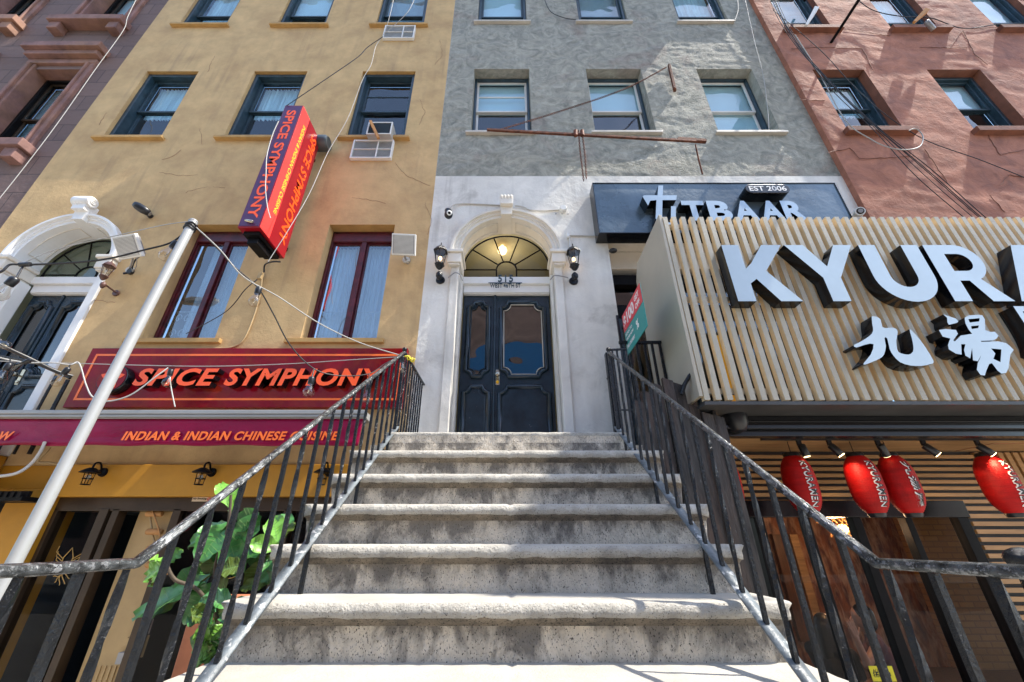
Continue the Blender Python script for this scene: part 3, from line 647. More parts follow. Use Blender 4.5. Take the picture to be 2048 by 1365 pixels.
# ------------------------------------------------------------------ red building
YR = 4.17
rb = thing('red_building', 'red brown stucco house with wrinkled cracked render, right of the grey house', 'building', (8, YR, GZ))
def rx(px, py): return at(px, py, YR).x
R2 = [(5.40, 6.31, 5.79, 7.45), (7.42, 8.36, 5.79, 7.45), (9.45, 10.4, 5.79, 7.45)]
R3 = [(5.36, 6.25, 8.72, 10.5), (7.38, 8.30, 8.72, 10.5), (9.42, 10.4, 8.72, 10.5)]
def red_n(x, z):
    q = noise.noise_vector(Vector((x * .9, 2, z * .9)))
    r = 1 - abs(noise.noise(Vector((x * .9, 9, z * 2.3)) + q * 1.4)) * 2.2
    return 0.8 * r + 0.7 * noise.fractal(Vector((x * 1.5, 4, z * 2.8)), 1, 2, 4)
mb = MB(); wall_grid(mb, XG, 12.0, 0.9, 12.6, R2 + R3, YR, 0.040, 0.010, red_n, 0)
mb.add([(XG, YR, .9), (XG, YR, 12.6), (XG, YF + .3, 12.6), (XG, YF + .3, .9)], [(0, 1, 2, 3)])
for h in R2 + R3: reveal(mb, h, YR, 0.27, 1)
mb.build('wall', [red, red_trim], rb)
for i, h in enumerate(R2): sash_window(rb, h, YR, 0.18, blue_frame, blue_frame, 0.5, (('curtain', 'none'), ('shade', 'none'), ('curtain', 'none'))[i], (.10, .10, .10), red_trim, 0.06)
for i, h in enumerate(R3): sash_window(rb, h, YR, 0.14, blue_frame, blue_frame, 0.30, (('blind', 'none'), ('curtain', 'shade'), ('shade', 'none'))[i], (.10, .10, .10), red_trim, 0.06)

def crack(mb_, pts, Y=YR - .012, r=.005, seed=1):
    rnd = random.Random(seed); P = [at(x, y, Y) for x, y in pts]; out = []
    for a, b in zip(P, P[1:]):
        n = max(2, int((b - a).length / .05))
        for i in range(n): t = i / n; out.append(a.lerp(b, t) + Vector((rnd.uniform(-.012, .012), 0, rnd.uniform(-.012, .012))))
    out.append(P[-1]); mb_.tube(out, r, 4, caps=True)
for k, pts in enumerate([[(1582, 98), (1640, 95), (1725, 97), (1745, 140)], [(1690, 58), (1780, 72), (1790, 55)], [(1900, 95), (1925, 60), (1950, 110), (1975, 130)], [(1935, 58), (2048, 52)],
                         [(1655, 305), (1700, 297), (1720, 318)], [(1850, 300), (1885, 350), (1900, 372)], [(1976, 270), (2000, 310), (2048, 300)], [(2000, 370), (2020, 350), (2048, 355)],
                         [(1720, 318), (1790, 315), (1830, 312)], [(1980, 390), (2010, 425)], [(1600, 200), (1650, 201)], [(1840, 95), (1935, 96)]]): m = MB(); crack(m, pts, seed=k); m.build('render_crack', red_trim, rb)

# ------------------------------------------------------------------ dark brownstone at the left
bb = thing('brownstone_building', 'dark brown stone house with carved window surrounds, at the left edge of the photo', 'building', (-9, YF, GZ))
BW = [(-8.50, -7.62, 5.50, 7.62), (-8.50, -7.62, 9.05, 10.9), (-10.55, -9.67, 5.50, 7.62), (-10.55, -9.67, 9.05, 10.9)]
mb = MB(); wall_grid(mb, -13, XL - .003, GZ, 12.2, BW, YF + .01, .25, .008, lambda x, z: noise.noise(Vector((x * 2, 1, z * 2))), 0)
for h in BW: reveal(mb, h, YF + .01, .28, 1)
mb.build('wall', [brownstone, brown_tr], bb)
for h in BW:
    wdw = sash_window(bb, h, YF + .01, .24, dark_frame, brown_frame, .5, ('blind', 'blind') if h[2] < 6 else ('shade', 'blind'), None, None, .05)
    a, b, c, d = h; m = MB()
    for s, x in ((-1, a), (1, b)):
        for w0, w1, pr in ((.002, .06, .05), (.06, .10, .09), (.10, .19, .06)): m.box(x + s * w0, x + s * w1, YF + .02 - pr, YF + .03, c, d + .1)
    m.box(a - .185, b + .185, YF - .045, YF + .03, d + .101, d + .22); m.build('carved_surround', brown_tr, wdw, bevel=.012)
    m = MB(); m.box(a - .27, b + .27, YF - .20, YF + .02, d + .36, d + .50); m.box(a - .22, b + .22, YF - .13, YF + .02, d + .24, d + .358); m.build('hood', brown_tr, wdw, bevel=.012)
    m = MB(); m.box(a - .27, b + .27, YF - .20, YF + .02, c - .16, c - .002)
    for x in (a - .12, b + .12): m.box(x - .10, x + .10, YF - .15, YF + .02, c - .36, c - .162)
    m.build('bracketed_sill', brown_tr, wdw, bevel=.012)

# ------------------------------------------------------------------ across the street (seen only in the window glass)
ob = thing('brick_apartment_row', 'long low brick row across the street, mirrored in the lower window glass', 'building', (0, -17, GZ))
mb = MB(); hs = []
for i in range(14):
    for z in (0.2, 3.0): hs.append((-26 + i * 3.9, -24.7 + i * 3.9, z, z + 1.7))
mb.box(-28, -9, -24, -17.2, GZ, 6.6, 0); mb.box(-9, 14, -24, -17.3, GZ, 18, 0); mb.box(14, 30, -24, -17.2, GZ, 6.6, 0)
for i in range(6):
    for z in (5.2, 8.6, 11.2): hs.append((-8 + i * 3.6, -6.6 + i * 3.6, z, z + 1.7))
for a, b, c, d in hs: mb.box(a, b, -17.35, -17.14, c, d, 1)
mb.build('wall', [brick_far, dark_frame], ob)
MB().box(-4.5, 5.5, -17.29, -17.1, 10.6, 12.8).build('blue_panel', bluep, ob)

# ------------------------------------------------------------------ stoop
st = thing('stoop', 'worn concrete steps with rounded nosings climbing to the arched front door', 'steps', (0, 2.0, GZ))
RZ, RC = 0.2, 0.26
def step_mesh(n, half, top_back, nose=True):
    yf = 1.91 + RC * (n - 1); zt = -.413 + RZ * n; mb = MB(); zb = zt - RZ
    pr = [(yf, zb - .02), (yf, zt - .085), (yf - .006, zt - .078), (yf - .014, zt - .072), (yf - .024, zt - .068), (yf - .040, zt - .055), (yf - .047, zt - .036), (yf - .044, zt - .018), (yf - .030, zt - .005), (yf - .012, zt), (yf + .05, zt), (yf + .12, zt), (top_back, zt)] if nose else \
         [(yf, zb - .02), (yf, zt - .03), (yf - .003, zt - .012), (yf + .008, zt), (yf + .05, zt), (top_back, zt)]
    mids = [1, 3, 3, 3, 3, 2, 2, 2, 0, 0, 0, 0] if nose else [1, 2, 2, 0, 0]
    pr2 = []; md = []
    for (a, b, mi) in zip(pr, pr[1:], mids):        # subdivide long faces so that the noise shows
        L_ = sqrt((a[0] - b[0]) ** 2 + (a[1] - b[1]) ** 2); k = max(1, int(L_ / .03))
        for i in range(k): pr2.append((lerp(a[0], b[0], i / k), lerp(a[1], b[1], i / k))); md.append(mi)
    pr2.append(pr[-1]); N = 110; vs = []; ends = .05
    for i in range(N + 1):
        t = -1 + 2 * i / N; x = t * half
        for j, (y, z) in enumerate(pr2):
            mi = md[min(j, len(md) - 1)]; ed = max(0, (abs(x) - (half - .07)) / .07)
            yy = y + (.045 * ed * ed if mi == 2 or mi == 3 else 0)
            am = (.0015, .003, .0050, .0045)[mi]
            nn = noise.fractal(Vector((x * 17, y * 17 + n * 5, z * 17)), 1, 2, 4)
            dy = -nn * am * (1 if mi else .2) ; dz = nn * am * (1 if mi in (0, 2) else .2)
            if abs(x - .02) < .008 and n < 6: dy += .006; dz -= .006
            xo = x * (1 - .028) if mi == 1 else x
            vs.append((xo, yy + dy, z + dz - (.012 * ed if mi == 2 else 0)))
    k = len(pr2)
    for j in range(k - 1):
        mb.add([], [])
    o = len(mb.v); mb.v += vs
    for i in range(N):
        for j in range(k - 1):
            mb.f.append((o + i * k + j, o + i * k + j + 1, o + (i + 1) * k + j + 1, o + (i + 1) * k + j)); mb.m.append(md[j]); mb.sm.append(True)
    for i in (0, N):                                # end caps
        x = vs[i * k][0]; ring = [vs[i * k + j] for j in range(k)] + [(vs[i * k + k - 1][0], top_back, zb - .02)]
        mb.add(ring, [tuple(range(len(ring)))], 1)
    return mb
for n in range(-5, 7):
    last = n == 6; half = 0.975 if last else 1.13
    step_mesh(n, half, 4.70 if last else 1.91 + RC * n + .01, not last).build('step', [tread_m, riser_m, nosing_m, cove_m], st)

for s in (-1, 1):
    P = []; m = MB()
    for n in range(-5, 7):
        yf = 1.91 + RC * (n - 1) + .02; P += [(yf, -.413 + RZ * (n - 1) - .02), (yf, -.413 + RZ * n - .10)]
    P += [(YF - .002, .787 - .10), (YF - .002, GZ), (.40, GZ)]
    x0, x1 = (1.02, 1.085) if s > 0 else (-1.085, -1.02)
    n = len(P); m.add([(x0, y, z) for y, z in P] + [(x1, y, z) for y, z in P], [tuple(range(n)), tuple(range(2 * n - 1, n - 1, -1))] + [(i, i + n, (i + 1) % n + n, (i + 1) % n) for i in range(n)], 0)
    m.build('side_wall', riser_m, st)
# ================================================================== stair railings
HZ = lambda y: -.05 + .738 * (max(y, 1.145) - 1.145)
BZ = lambda y: -.395 + .70 * (y - 1.55)
def sweep(mb, pts, prof, mi=0):
    """sweep a (side, up) profile along points lying in a plane x = const"""
    rings = []
    for i, p in enumerate(pts):
        p = Vector(p); a = Vector(pts[max(i - 1, 0)]); b = Vector(pts[min(i + 1, len(pts) - 1)]); t = (b - a).normalized()
        s = t.cross(Vector((0, 0, 1))).normalized(); u = s.cross(t).normalized(); rings.append([p + s * x + u * z for x, z in prof])
    n = len(prof); vs = [q for r in rings for q in r]
    mb.add(vs, [(i * n + k, i * n + (k + 1) % n, (i + 1) * n + (k + 1) % n, (i + 1) * n + k) for i in range(len(rings) - 1) for k in range(n)], mi, True)
    mb.add(rings[0], [tuple(range(n))], mi); mb.add(rings[-1], [tuple(range(n - 1, -1, -1))], mi)
RAILP = [(-.013, -.008), (-.0155, -.001), (-.0125, .002), (-.0115, .008), (0, .013), (.0115, .008), (.0125, .002), (.0155, -.001), (.013, -.008), (.007, -.011), (-.007, -.011)]
def baluster(parent, x, y, z0, z1, tw):
    mb = MB(); n = 22; rr = random.Random(int(y * 1000)); pts = [(x + rr.uniform(-.0006, .0006), y, lerp(z0, z1, i / n)) for i in range(n + 1)]
    mb.tube(pts, .0105, 4, smooth=False, twist=(0.32 if tw else 0)); mb.build('baluster', iron, parent)
for s in (-1, 1):
    X = .93 * s
    r = thing('stair_railing', ('left black iron stair railing with string light cable tied to its top corner' if s < 0 else 'black iron stair railing on the right of the steps, beside the slatted wooden sign'), 'railing', (X, 2.0, GZ))
    mb = MB(); ys = [.30 + i * .06 for i in range(15)] + [1.145 + i * .06 for i in range(36)] + [3.30]
    pts = []
    for y in ys:
        n_ = noise.noise(Vector((y * 7, s * 3, 0))) * .0015; sm = .03 * max(0, 1 - abs(y - 1.145) / .12) ** 2
        pts.append((X, y, HZ(y) + n_))
    sweep(mb, pts, RAILP); mb.build('handrail', iron_worn, r)
    mb = MB(); sweep(mb, [(X, .55 + i * .1, BZ(.55 + i * .1)) for i in range(29)], [(-.023, -.005), (-.023, .005), (.023, .005), (.023, -.005)]); mb.build('bottom_rail', rail_grey, r)
    k = 0; y = .40
    while y < 3.28:
        baluster(r, X, y, (BZ(y) if y > .56 else HZ(y) - .85) + .004, HZ(y) - .012, k % 2 == 0); k += 1; y += .121
    for n in (1, 3, 5):                              # feet standing on the treads
        yy = 1.91 + RC * n - .05; MB().tube([(X + .0, yy, -.413 + RZ * n - .005), (X, yy, BZ(yy) - .006)], .0125, 4, smooth=False).build('foot', iron, r)
    mb = MB(); mb.tube([(X, 3.30, .79), (X, 3.30, 1.56)], .017, 4, smooth=False); mb.ball((X, 3.30, 1.565), .022); mb.build('newel', iron, r)
    mb = MB(); mb.tube([(X, .30, GZ), (X, .30, -.02)], .024, 4, smooth=False); mb.ball((X, .30, .01), .04); mb.build('newel', iron, r)
    if s < 0:                                        # level part back to the wall
        mb = MB(); sweep(mb, [(X, 3.30, 1.545), (X, 3.8, 1.56), (X, YF - .01, 1.575)], RAILP); mb.build('landing_rail', iron, r)
        for i in range(9): baluster(r, X, 3.40 + i * .095, .80, 1.55, i % 2 == 0 and i < 5)
    else:
        mb = MB(); mb.tube([(X, 3.31, 1.565), (X + .17, 3.31, 1.575)], .012, 4, smooth=False); mb.tube([(X + .02, 3.31, 1.0), (X + .17, 3.31, 1.0)], .008, 4, smooth=False); mb.build('landing_rail', iron, r)
        for i in range(4): baluster(r, X + .035 + i * .043, 3.31, .80, 1.56, False)
mb = MB(); P = at(1216, 707, 4.08); mb.box(P.x - .035, P.x + .035, 4.05, 4.12, .79, P.z); mb.box(P.x - .04, P.x + .04, 4.045, 4.125, P.z - .30, P.z - .28)
tag(mb.build('iron_post', iron, None, bevel=.004), 'plain dark iron post standing on the landing against the white wall', 'post')

# bars in front of the bar entrance
g = thing('iron_gate', 'tall black iron bars in front of the blue bar door, behind the dollar flyer', 'gate', (1.45, 3.86, .79))
for i in range(6): x = 1.23 + i * .083; MB().tube([(x, 3.86, .70), (x, 3.86, 2.25 - (.35 if i > 2 else 0))], .016, 4, smooth=False).build('bar', iron, g)
m = MB(); m.box(1.21, 1.67, 3.845, 3.875, 1.90, 1.93); m.build('rail', iron, g)
b = thing('board_enclosure', 'weathered black boards closing the side of the steps below the slatted sign', 'boards', (1.5, 3.4, GZ))
tops = [1.13, 1.22, 1.30, 1.34, 1.30, 1.10, 1.02, 1.0]
for i, zt in enumerate(tops):
    x = 1.13 + i * .098; mb = MB(); n = 14; P = []
    for k in range(n + 1): z = lerp(GZ, zt, k / n); P.append((x + .004 * noise.noise(Vector((i, z * 3, 0))), z))
    Q = [(x + .092 + .004 * noise.noise(Vector((i + 40, z * 3, 0))), z + (-.03 if k == n else 0)) for k, (_, z) in enumerate(P)]
    mb.prism(list(P[::-1]) + Q, 3.42 + .012 * (i % 3), 3.46 + .012 * (i % 3)); mb.build('board', burnt, b, bevel=.003)
m = MB(); m.tube([(1.56, 3.40, 1.17), (1.60, 3.39, 1.26), (1.66, 3.39, 1.34), (1.68, 3.39, 1.36)], .018, 8); m.build('pipe_stub', iron, b)

# ================================================================== slatted sign
k = thing('slatted_sign_box', 'big projecting sign of pale upright slats carrying large pale blue letters', 'sign', (5.2, 3.3, 1.08))
XB0, XB1, ZB0, ZB1 = 1.70, 8.80, 1.085, 3.165
for i in range(int((XB1 - XB0) / .0985)):
    x = XB0 + .004 + i * .0985; m = MB(); dz = .006 * noise.noise(Vector((i * 3.3, 1, 1)))
    m.box(x, x + .047, 3.295, 3.298, ZB0 + dz, ZB1 + dz, 0); m.box(x, x + .047, 3.298, 3.35, ZB0 + dz, ZB1 + dz, 1)
    ob_ = m.build('slat', [slat_front, slat_side], k)
m = MB()
for z in (1.16, 2.12, 3.06): m.box(XB0 + .04, XB1, 3.352, 3.39, z, z + .05)
m.build('batten', slat_front, k)
m = MB(); m.prism([(0, 0), (1, 0), (1, 1), (0, 1)], 0, 1) if False else None
yA, yB = 3.30, YF - .002; zb1, zt1 = 1.12, 3.20
m.add([(1.665, yA, zb1), (1.665, yB, zb1), (1.665, yB, 2.98), (1.665, yB - .12, zt1 - .03), (1.665, yA, zt1)] + [(1.699, yA, zb1), (1.699, yB, zb1), (1.699, yB, 2.98), (1.699, yB - .12, zt1 - .03), (1.699, yA, zt1)],
      [(0, 1, 2, 3, 4), (9, 8, 7, 6, 5)] + [(i, i + 5, (i + 1) % 5 + 5, (i + 1) % 5) for i in range(5)])
m.build('side_panel', panel_m, k, bevel=.003)
m = MB(); m.box(1.70, XB1, 3.30, 3.66, 1.045, 1.075); m.build('bottom_board', mat('dark_grey_board', (.055, .055, .055), .5), k)
m = MB()
for y0, y1, z0, z1 in ((3.64, 3.70, .95, 1.043), (3.60, 3.72, .915, .95), (3.66, 3.76, .86, .915)): m.box(1.98, XB1, y0, y1, z0, z1)
m.tube([(1.98 + i * .5, 3.645, .99) for i in range(14)], .012, 6); m.build('black_beam', black_side, k, bevel=.004)
m = MB(); P = at(1472, 845, 3.62); m.lathe([(.02, -.11), (.07, -.10), (.10, -.03), (.105, .06), (.09, .10)], (P.x, 3.62, P.z + .02), (0, 0, 1), 16)
m.build('wrapped_fitting', black_plastic, k)
LY0, LY1 = 3.165, 3.293
def letter(polys, nm='letter'): return frompoly(nm, polys, LY0, LY1, [face_blue, black_side], k)
ZT, ZBt = 2.665, 2.0; Hh = ZT - ZBt
def LZ(v): return ZBt + v * Hh
def poly(pts): return [(x, LZ(v)) for x, v in pts]
letter([poly([(2.16, 0), (2.33, 0), (2.33, .30), (2.40, .38), (2.56, 0), (2.765, 0), (2.52, .52), (2.76, 1), (2.56, 1), (2.40, .66), (2.33, .56), (2.33, 1), (2.16, 1)])])
letter([poly([(3.045, 0), (3.215, 0), (3.215, .40), (3.465, 1), (3.285, 1), (3.13, .60), (2.98, 1), (2.79, 1), (3.045, .40)])])
def U(x0, x1, wd):
    c = (x0 + x1) / 2; r = (x1 - x0) / 2; zc = ZBt + r * .98
    P = [(x0, ZT), (x0, zc)] + arc(c, zc, r, 180, 360, 20)[1:] + [(x1, ZT), (x1 - wd, ZT), (x1 - wd, zc)] + arc(c, zc, r - wd, 360, 180, 16)[1:] + [(x0 + wd, ZT)]
    return [P]
letter(U(3.535, 4.125, .165))
def R_(x0, x1, wd):
    zc = LZ(.675); ro = Hh * .325; xr = x1 - ro - .06
    out = [(x0, ZBt), (x0 + wd, ZBt), (x0 + wd, LZ(.35)), (x0 + wd + .09, LZ(.35)), (x1 - .20, ZBt), (x1 + .0, ZBt), (xr + .09, LZ(.38))] + arc(xr, zc, ro, -60, 90, 14) + [(x0, ZT)]
    return [out, [(x0 + wd, LZ(.52)), (xr, LZ(.52))] + arc(xr, zc, Hh * .155, -90, 90, 10) + [(x0 + wd, LZ(.83))]]
letter(R_(4.18, 4.74, .165))
def A_(x0, x1, wd):
    c = (x0 + x1) / 2
    return [[(x0, ZBt), (x0 + .17, ZBt), (x0 + .22, LZ(.18)), (x1 - .22, LZ(.18)), (x1 - .17, ZBt), (x1, ZBt), (c + .09, ZT), (c - .09, ZT)], [(x0 + .28, LZ(.36)), (x1 - .28, LZ(.36)), (c, LZ(.76))]]
letter(A_(4.80, 5.52, .165))
letter([poly([(5.60, 0), (5.76, 0), (5.76, .62), (5.94, .15), (6.02, .15), (6.20, .62), (6.20, 0), (6.36, 0), (6.36, 1), (6.20, 1), (5.98, .48), (5.76, 1), (5.60, 1)])])
letter([poly([(6.46, 0), (6.94, 0), (6.94, .16), (6.62, .16), (6.62, .43), (6.88, .43), (6.88, .58), (6.62, .58), (6.62, .84), (6.94, .84), (6.94, 1), (6.46, 1)])])
letter([poly([(7.04, 0), (7.20, 0), (7.20, .66), (7.48, 0), (7.62, 0), (7.62, 1), (7.46, 1), (7.46, .34), (7.18, 1), (7.04, 1)])])
def z3(pts): return [(lambda p: (p.x, p.z))(at(1660 + a / 5.278, 560 + b_ / 5.278, LY0)) for a, b_ in pts]
def sm2(P, n=3):
    Q = catmull([Vector((x, 0, z)) for x, z in P + [P[0]]], n)[:-1]; return [(q.x, q.z) for q in Q]
nine = [(440, 385), (490, 390), (535, 420), (555, 500), (610, 507), (660, 505), (700, 520), (715, 560), (700, 640), (712, 740), (745, 775), (830, 790), (875, 760), (880, 700), (862, 610), (840, 520), (905, 580), (1000, 700), (1095, 860), (1060, 890), (960, 910), (850, 905), (740, 870), (670, 800), (630, 730), (605, 620), (575, 615), (590, 700), (570, 790), (520, 835), (440, 870), (370, 895), (355, 880), (430, 790), (460, 680), (370, 685), (280, 715), (250, 690), (330, 650), (420, 590), (455, 540), (445, 460)]
letter([sm2(z3(nine), 2)], 'character')
yu = [(1420, 400), (1470, 375), (1560, 370), (1610, 375), (1635, 420), (1640, 530), (1690, 550), (1740, 548), (1780, 590), (1760, 620), (1720, 640), (1590, 645), (1600, 655), (1780, 650), (1860, 670), (1900, 700), (1940, 740), (1905, 790), (1885, 930), (1860, 985), (1810, 990), (1770, 960), (1710, 880), (1680, 890), (1650, 960), (1635, 1010), (1590, 1005), (1550, 950), (1560, 880), (1600, 790), (1560, 860), (1510, 850), (1500, 720), (1480, 830), (1430, 800), (1415, 740), (1430, 680), (1385, 680), (1390, 790), (1330, 780), (1255, 735), (1245, 690), (1270, 620), (1190, 600), (1150, 530), (1220, 520), (1330, 530), (1350, 570), (1300, 640), (1320, 650), (1380, 590), (1500, 570), (1460, 520), (1430, 460)]
letter([z3(yu), z3([(1460, 415), (1475, 452), (1575, 440), (1580, 405)]), z3([(1490, 490), (1495, 520), (1565, 510), (1572, 482)]), z3([(1700, 725), (1745, 780), (1725, 835), (1800, 870), (1810, 735)])], 'character')
letter([z3([(1195, 365), (1330, 410), (1355, 440), (1340, 455), (1255, 475), (1240, 450), (1235, 400)])], 'character')
P = at(2040, 715, LY1); text('character', '屋', (P.x, LY1, P.z - .04), (1, 0, 0), (0, 0, 1), .46, .50, .128, [face_blue, black_side], k, bold=.02)

# ================================================================== restaurant recess under the sign
rs = thing('ramen_shop_front', 'recessed basement shop front with black framed glass and warm wooden slats, below the slatted sign', 'shop front', (4.5, 4.5, GZ))
MB().box(1.862, 9, 3.70, 4.70, .905, .93).build('soffit', soffit_wood, rs)
MB().box(1.83, 1.86, 3.46, 4.70, GZ, 1.04).build('return_wall', black_wall, rs)
MB().box(1.862, 9, 4.60, 4.63, .225, .904).build('backing', mat('charcoal_backing', (.05, .052, .055), .6), rs)
for i in range(8):
    z = .862 - i * .0665; m = MB(); m.box(1.862, 5.20 if i < 6 else 9, 4.555, 4.598, z - .036, z)
    m.build('wood_slat', wood_slat, rs, bevel=.003)
for i in range(24):
    z = .33 - i * .0735; m = MB(); m.box(4.84, 5.62, 4.555, 4.598, z - .040, z); m.add([(5.62, 4.555, z - .04), (9, 4.2, z - .04), (9, 4.2, z), (5.62, 4.555, z), (5.62, 4.598, z - .04), (9, 4.24, z - .04), (9, 4.24, z), (5.62, 4.598, z)], [(0, 1, 2, 3), (7, 6, 5, 4), (3, 2, 6, 7), (0, 4, 5, 1)])
    m.build('wood_slat', wood_slat, rs)
MB().box(4.82, 9, 4.60, 4.64, GZ, .224).build('backing', MATS['charcoal_backing'], rs)
for i in range(30):
    x = 5.22 + i * .085; m = MB(); m.box(x, x + .055, 4.548, 4.5975, .475, .888); m.build('upright_slat', wood_slat, rs, bevel=.003)
m = MB(); m.box(1.862, 4.82, 4.53, 4.66, .225, .385); m.build('header', black_side, rs, bevel=.004)
for x, w_ in ((2.02, .08), (2.62, .10), (3.12, .06), (3.64, .09), (4.18, .07), (4.75, .11)):
    m = MB(); m.box(x - w_ / 2, x + w_ / 2, 4.545, 4.64, GZ, .224); m.box(x + w_ / 2, x + w_ / 2 + .012, 4.56, 4.60, GZ, .224); m.build('mullion', dark_frame, rs, bevel=.004)
for a, b_ in ((2.06, 2.57), (2.67, 3.09), (3.15, 3.58), (3.70, 4.14), (4.22, 4.68)): MB().box(a, b_, 4.59, 4.596, GZ, .224).build('pane', pane_d, rs)
MB().box(1.98, 9, 4.7, 9, GZ - .12, GZ + .003).build('floor', wood_brown, rs)
MB().box(1.98, 9, 7.2, 7.25, GZ, .6).build('mural_wall', mural, rs)
MB().box(6.35, 8.9, 7.05, 7.19, GZ, .6).build('brick_wall', int_brick, rs)
MB().box(1.98, 9, 4.72, 7.19, .46, .5).build('ceiling', dark_int, rs)
for i in range(9): m = MB(); m.box(2.3 + i * .28, 2.42 + i * .28, 7.12, 7.19, -1.3, .1); m.build('panel_board', wood_brown if i % 2 else soffit_wood, rs)
for i, (x, y, z) in enumerate(((4.57, 6.0, .12), (3.72, 4.98, .26))):  # second lamp is added behind the header to light the people
    t = thing('pendant_lamp', ('glowing woven basket lamp behind the right hand glass of the ramen shop', 'woven basket lamp added close behind the ramen shop header to light the seated people')[i], 'pendant lamp', (x, y, z), 'pendant lamps inside the ramen shop')
    m = MB()
    for a in range(20):
        for s in (-1, 1): m.tube([(x + (.10 + .07 * q) * cos(a * pi / 10 + s * q * .8), y + (.10 + .07 * q) * sin(a * pi / 10 + s * q * .8), z + .10 - .17 * q) for q in (0, .25, .5, .75, 1)], .005, 4)
    m.build('basket_shade', cane, t); m = MB(); m.ball((x, y, z + .03), .06); m.build('bulb', emis('warm_bulb_%d' % i, (1, .45, .12), 22), t)
    m = MB(); m.tube([(x, y, z + .1), (x, y, .46)], .006, 6); m.build('cord', black_cable, t)
    lp = bpy.data.lights.new('pendant_light', 'POINT'); lp.energy = 6; lp.color = (1, .62, .35); lp.shadow_soft_size = .1
    lo = bpy.data.objects.new('pendant_light', lp); COL.objects.link(lo); lo.location = (x, y, z - .12)
# track lights
tl = thing('track_light_rail', 'thin black lighting track on the wooden soffit with five small spotlights', 'track light', (3.9, 3.95, .9))
MB().box(2.5, 5.3, 3.93, 3.96, .885, .904).build('track', black_plastic, tl)
for i, (px, dx, dy) in enumerate(((1592, .1, -.1), (1652, .5, -.3), (1748, .5, .3), (1838, .7, -.35), (1945, .7, -.35))):
    P = at(px, 868, 3.945); d = Vector((dx, dy, -1)).normalized(); m = MB(); m.box(P.x - .02, P.x + .02, 3.935, 3.955, .835, .885); c = Vector((P.x + .02, 3.945, .815))
    m.tube([(P.x, 3.945, .85), tuple(c)], .007, 6); m.lathe([(.030, -.03), (.034, -.02), (.034, .085), (.031, .087)], c, d, 16); m.build('spotlight', black_plastic, tl)
    m = MB(); m.lathe([(.029, .0), (.029, .004)], c + d * .087, d, 16); m.build('lens', emis('spot_lens_%d' % i, (1, .72, .35), 5.0 if i in (1, 3, 4) else 1.2), tl)
    if i in (1, 3, 4):
        lp = bpy.data.lights.new('spot_light', 'SPOT'); lp.energy = 3; lp.color = (1, .72, .42); lp.spot_size = radians(85); lp.shadow_soft_size = .03
        lo = bpy.data.objects.new('spot_light', lp); COL.objects.link(lo); lo.location = c + d * .10; lo.rotation_euler = (d + Vector((0, .7, 0))).to_track_quat('-Z', 'Y').to_euler()
# red lanterns
def lantern(x, y, zt, label, word, hgt=.53, R=.142):
    t = thing('red_lantern', label, 'lantern', (x, y, zt), 'red lanterns under the slatted sign')
    prof = []; n = 60
    def rad(q): return R * (1 - abs(2 * q - 1) ** 3.2 * .52)
    for i in range(n + 1):
        q = i / n; prof.append((rad(q) * (1 - (.035 if i % 2 else 0)), -q * hgt))
    m = MB(); m.lathe(list(reversed(prof)), (x, y, zt - .03), (0, 0, 1), 36, caps=False); m.build('paper_body', lantern_m, t)
    m = MB(); m.lathe([(R * .5, -.035), (R * .52, -.005), (R * .45, .012)], (x, y, zt - .01), (0, 0, 1), 28); m.build('top_ring', black_plastic, t)
    m = MB(); m.lathe([(R * .42, -.02), (R * .5, 0), (R * .5, .02)], (x, y, zt - .04 - hgt), (0, 0, 1), 28); m.build('bottom_ring', black_plastic, t)
    m = MB(); m.tube([(x, y, zt), (x, y, .905)], .004, 5); m.build('hanging_cord', black_cable, t)
    for off, ma, bo in ((.0015, white_p, .022), (.0032, black_p, .0)):
        H = .060; Wd = hgt * .76
        def wr(u, v, d, off=off): 
            q = .13 + u / hgt; a = (v - H / 2) / R; rr = rad(q) + .0015 + off + d
            return (x + rr * sin(a + .1), y - rr * cos(a + .1), zt - .03 - q * hgt)
        e = .006 if bo else 0
        def wr2(u, v, d, off=off, e=e): return wr(u - e / 2, v * (1 + e * 12) - e * 3, d, off)
        text('lettering', word, (0, 0, 0), (0, 0, -1), (1, 0, 0), Wd + e, H, .001, [ma], t, bold=bo + .004, wrap=wr2 if bo else wr, spacing=1.15)
for px, lab, wd in ((1437, 'red paper lantern nearest the steps, half hidden behind the railing', 'KYURAMEN'), (1582, 'lone red paper lantern crossed by the handrail, left of the touching pair', 'KYURAMEN'), (1708, 'left one of two touching red paper lanterns', 'KYURAMEN'), (1776, 'right one of two touching red paper lanterns, lettered in characters', '九湯屋'), (1968, 'red paper lantern hanging alone at the right edge of the photo', 'KYURAMEN')):
    P = at(px, 908, 4.08); lantern(P.x, 4.08, .79, lab, wd)
# sticker on the glass
s_ = thing('price_sticker', 'bright yellow price sticker on the ramen shop glass', 'sticker', at(1765, 1345, 4.58))
A, B = at(1748, 1364, 4.575), at(1785, 1333, 4.575); m = MB(); m.prism([(A.x, A.z), (B.x, A.z), (B.x, B.z), (A.x, B.z)], 4.582, 4.586); m.build('sheet', mat('sticker_yellow', (.85, .75, .02), .4), s_)
text('lettering', '$88', (A.x + .02, 4.582, A.z + .03), (1, 0, 0), (0, 0, 1), (B.x - A.x) * .75, (B.z - A.z) * .36, .001, [black_p], s_, bold=.03)
for j, wrd in enumerate(('ALL DAY', 'LUNCH')): text('lettering', wrd, (A.x + .025, 4.582, B.z - .045 - j * .035), (1, 0, 0), (0, 0, 1), (B.x - A.x) * .62, .022, .001, [black_p], s_, bold=.02)

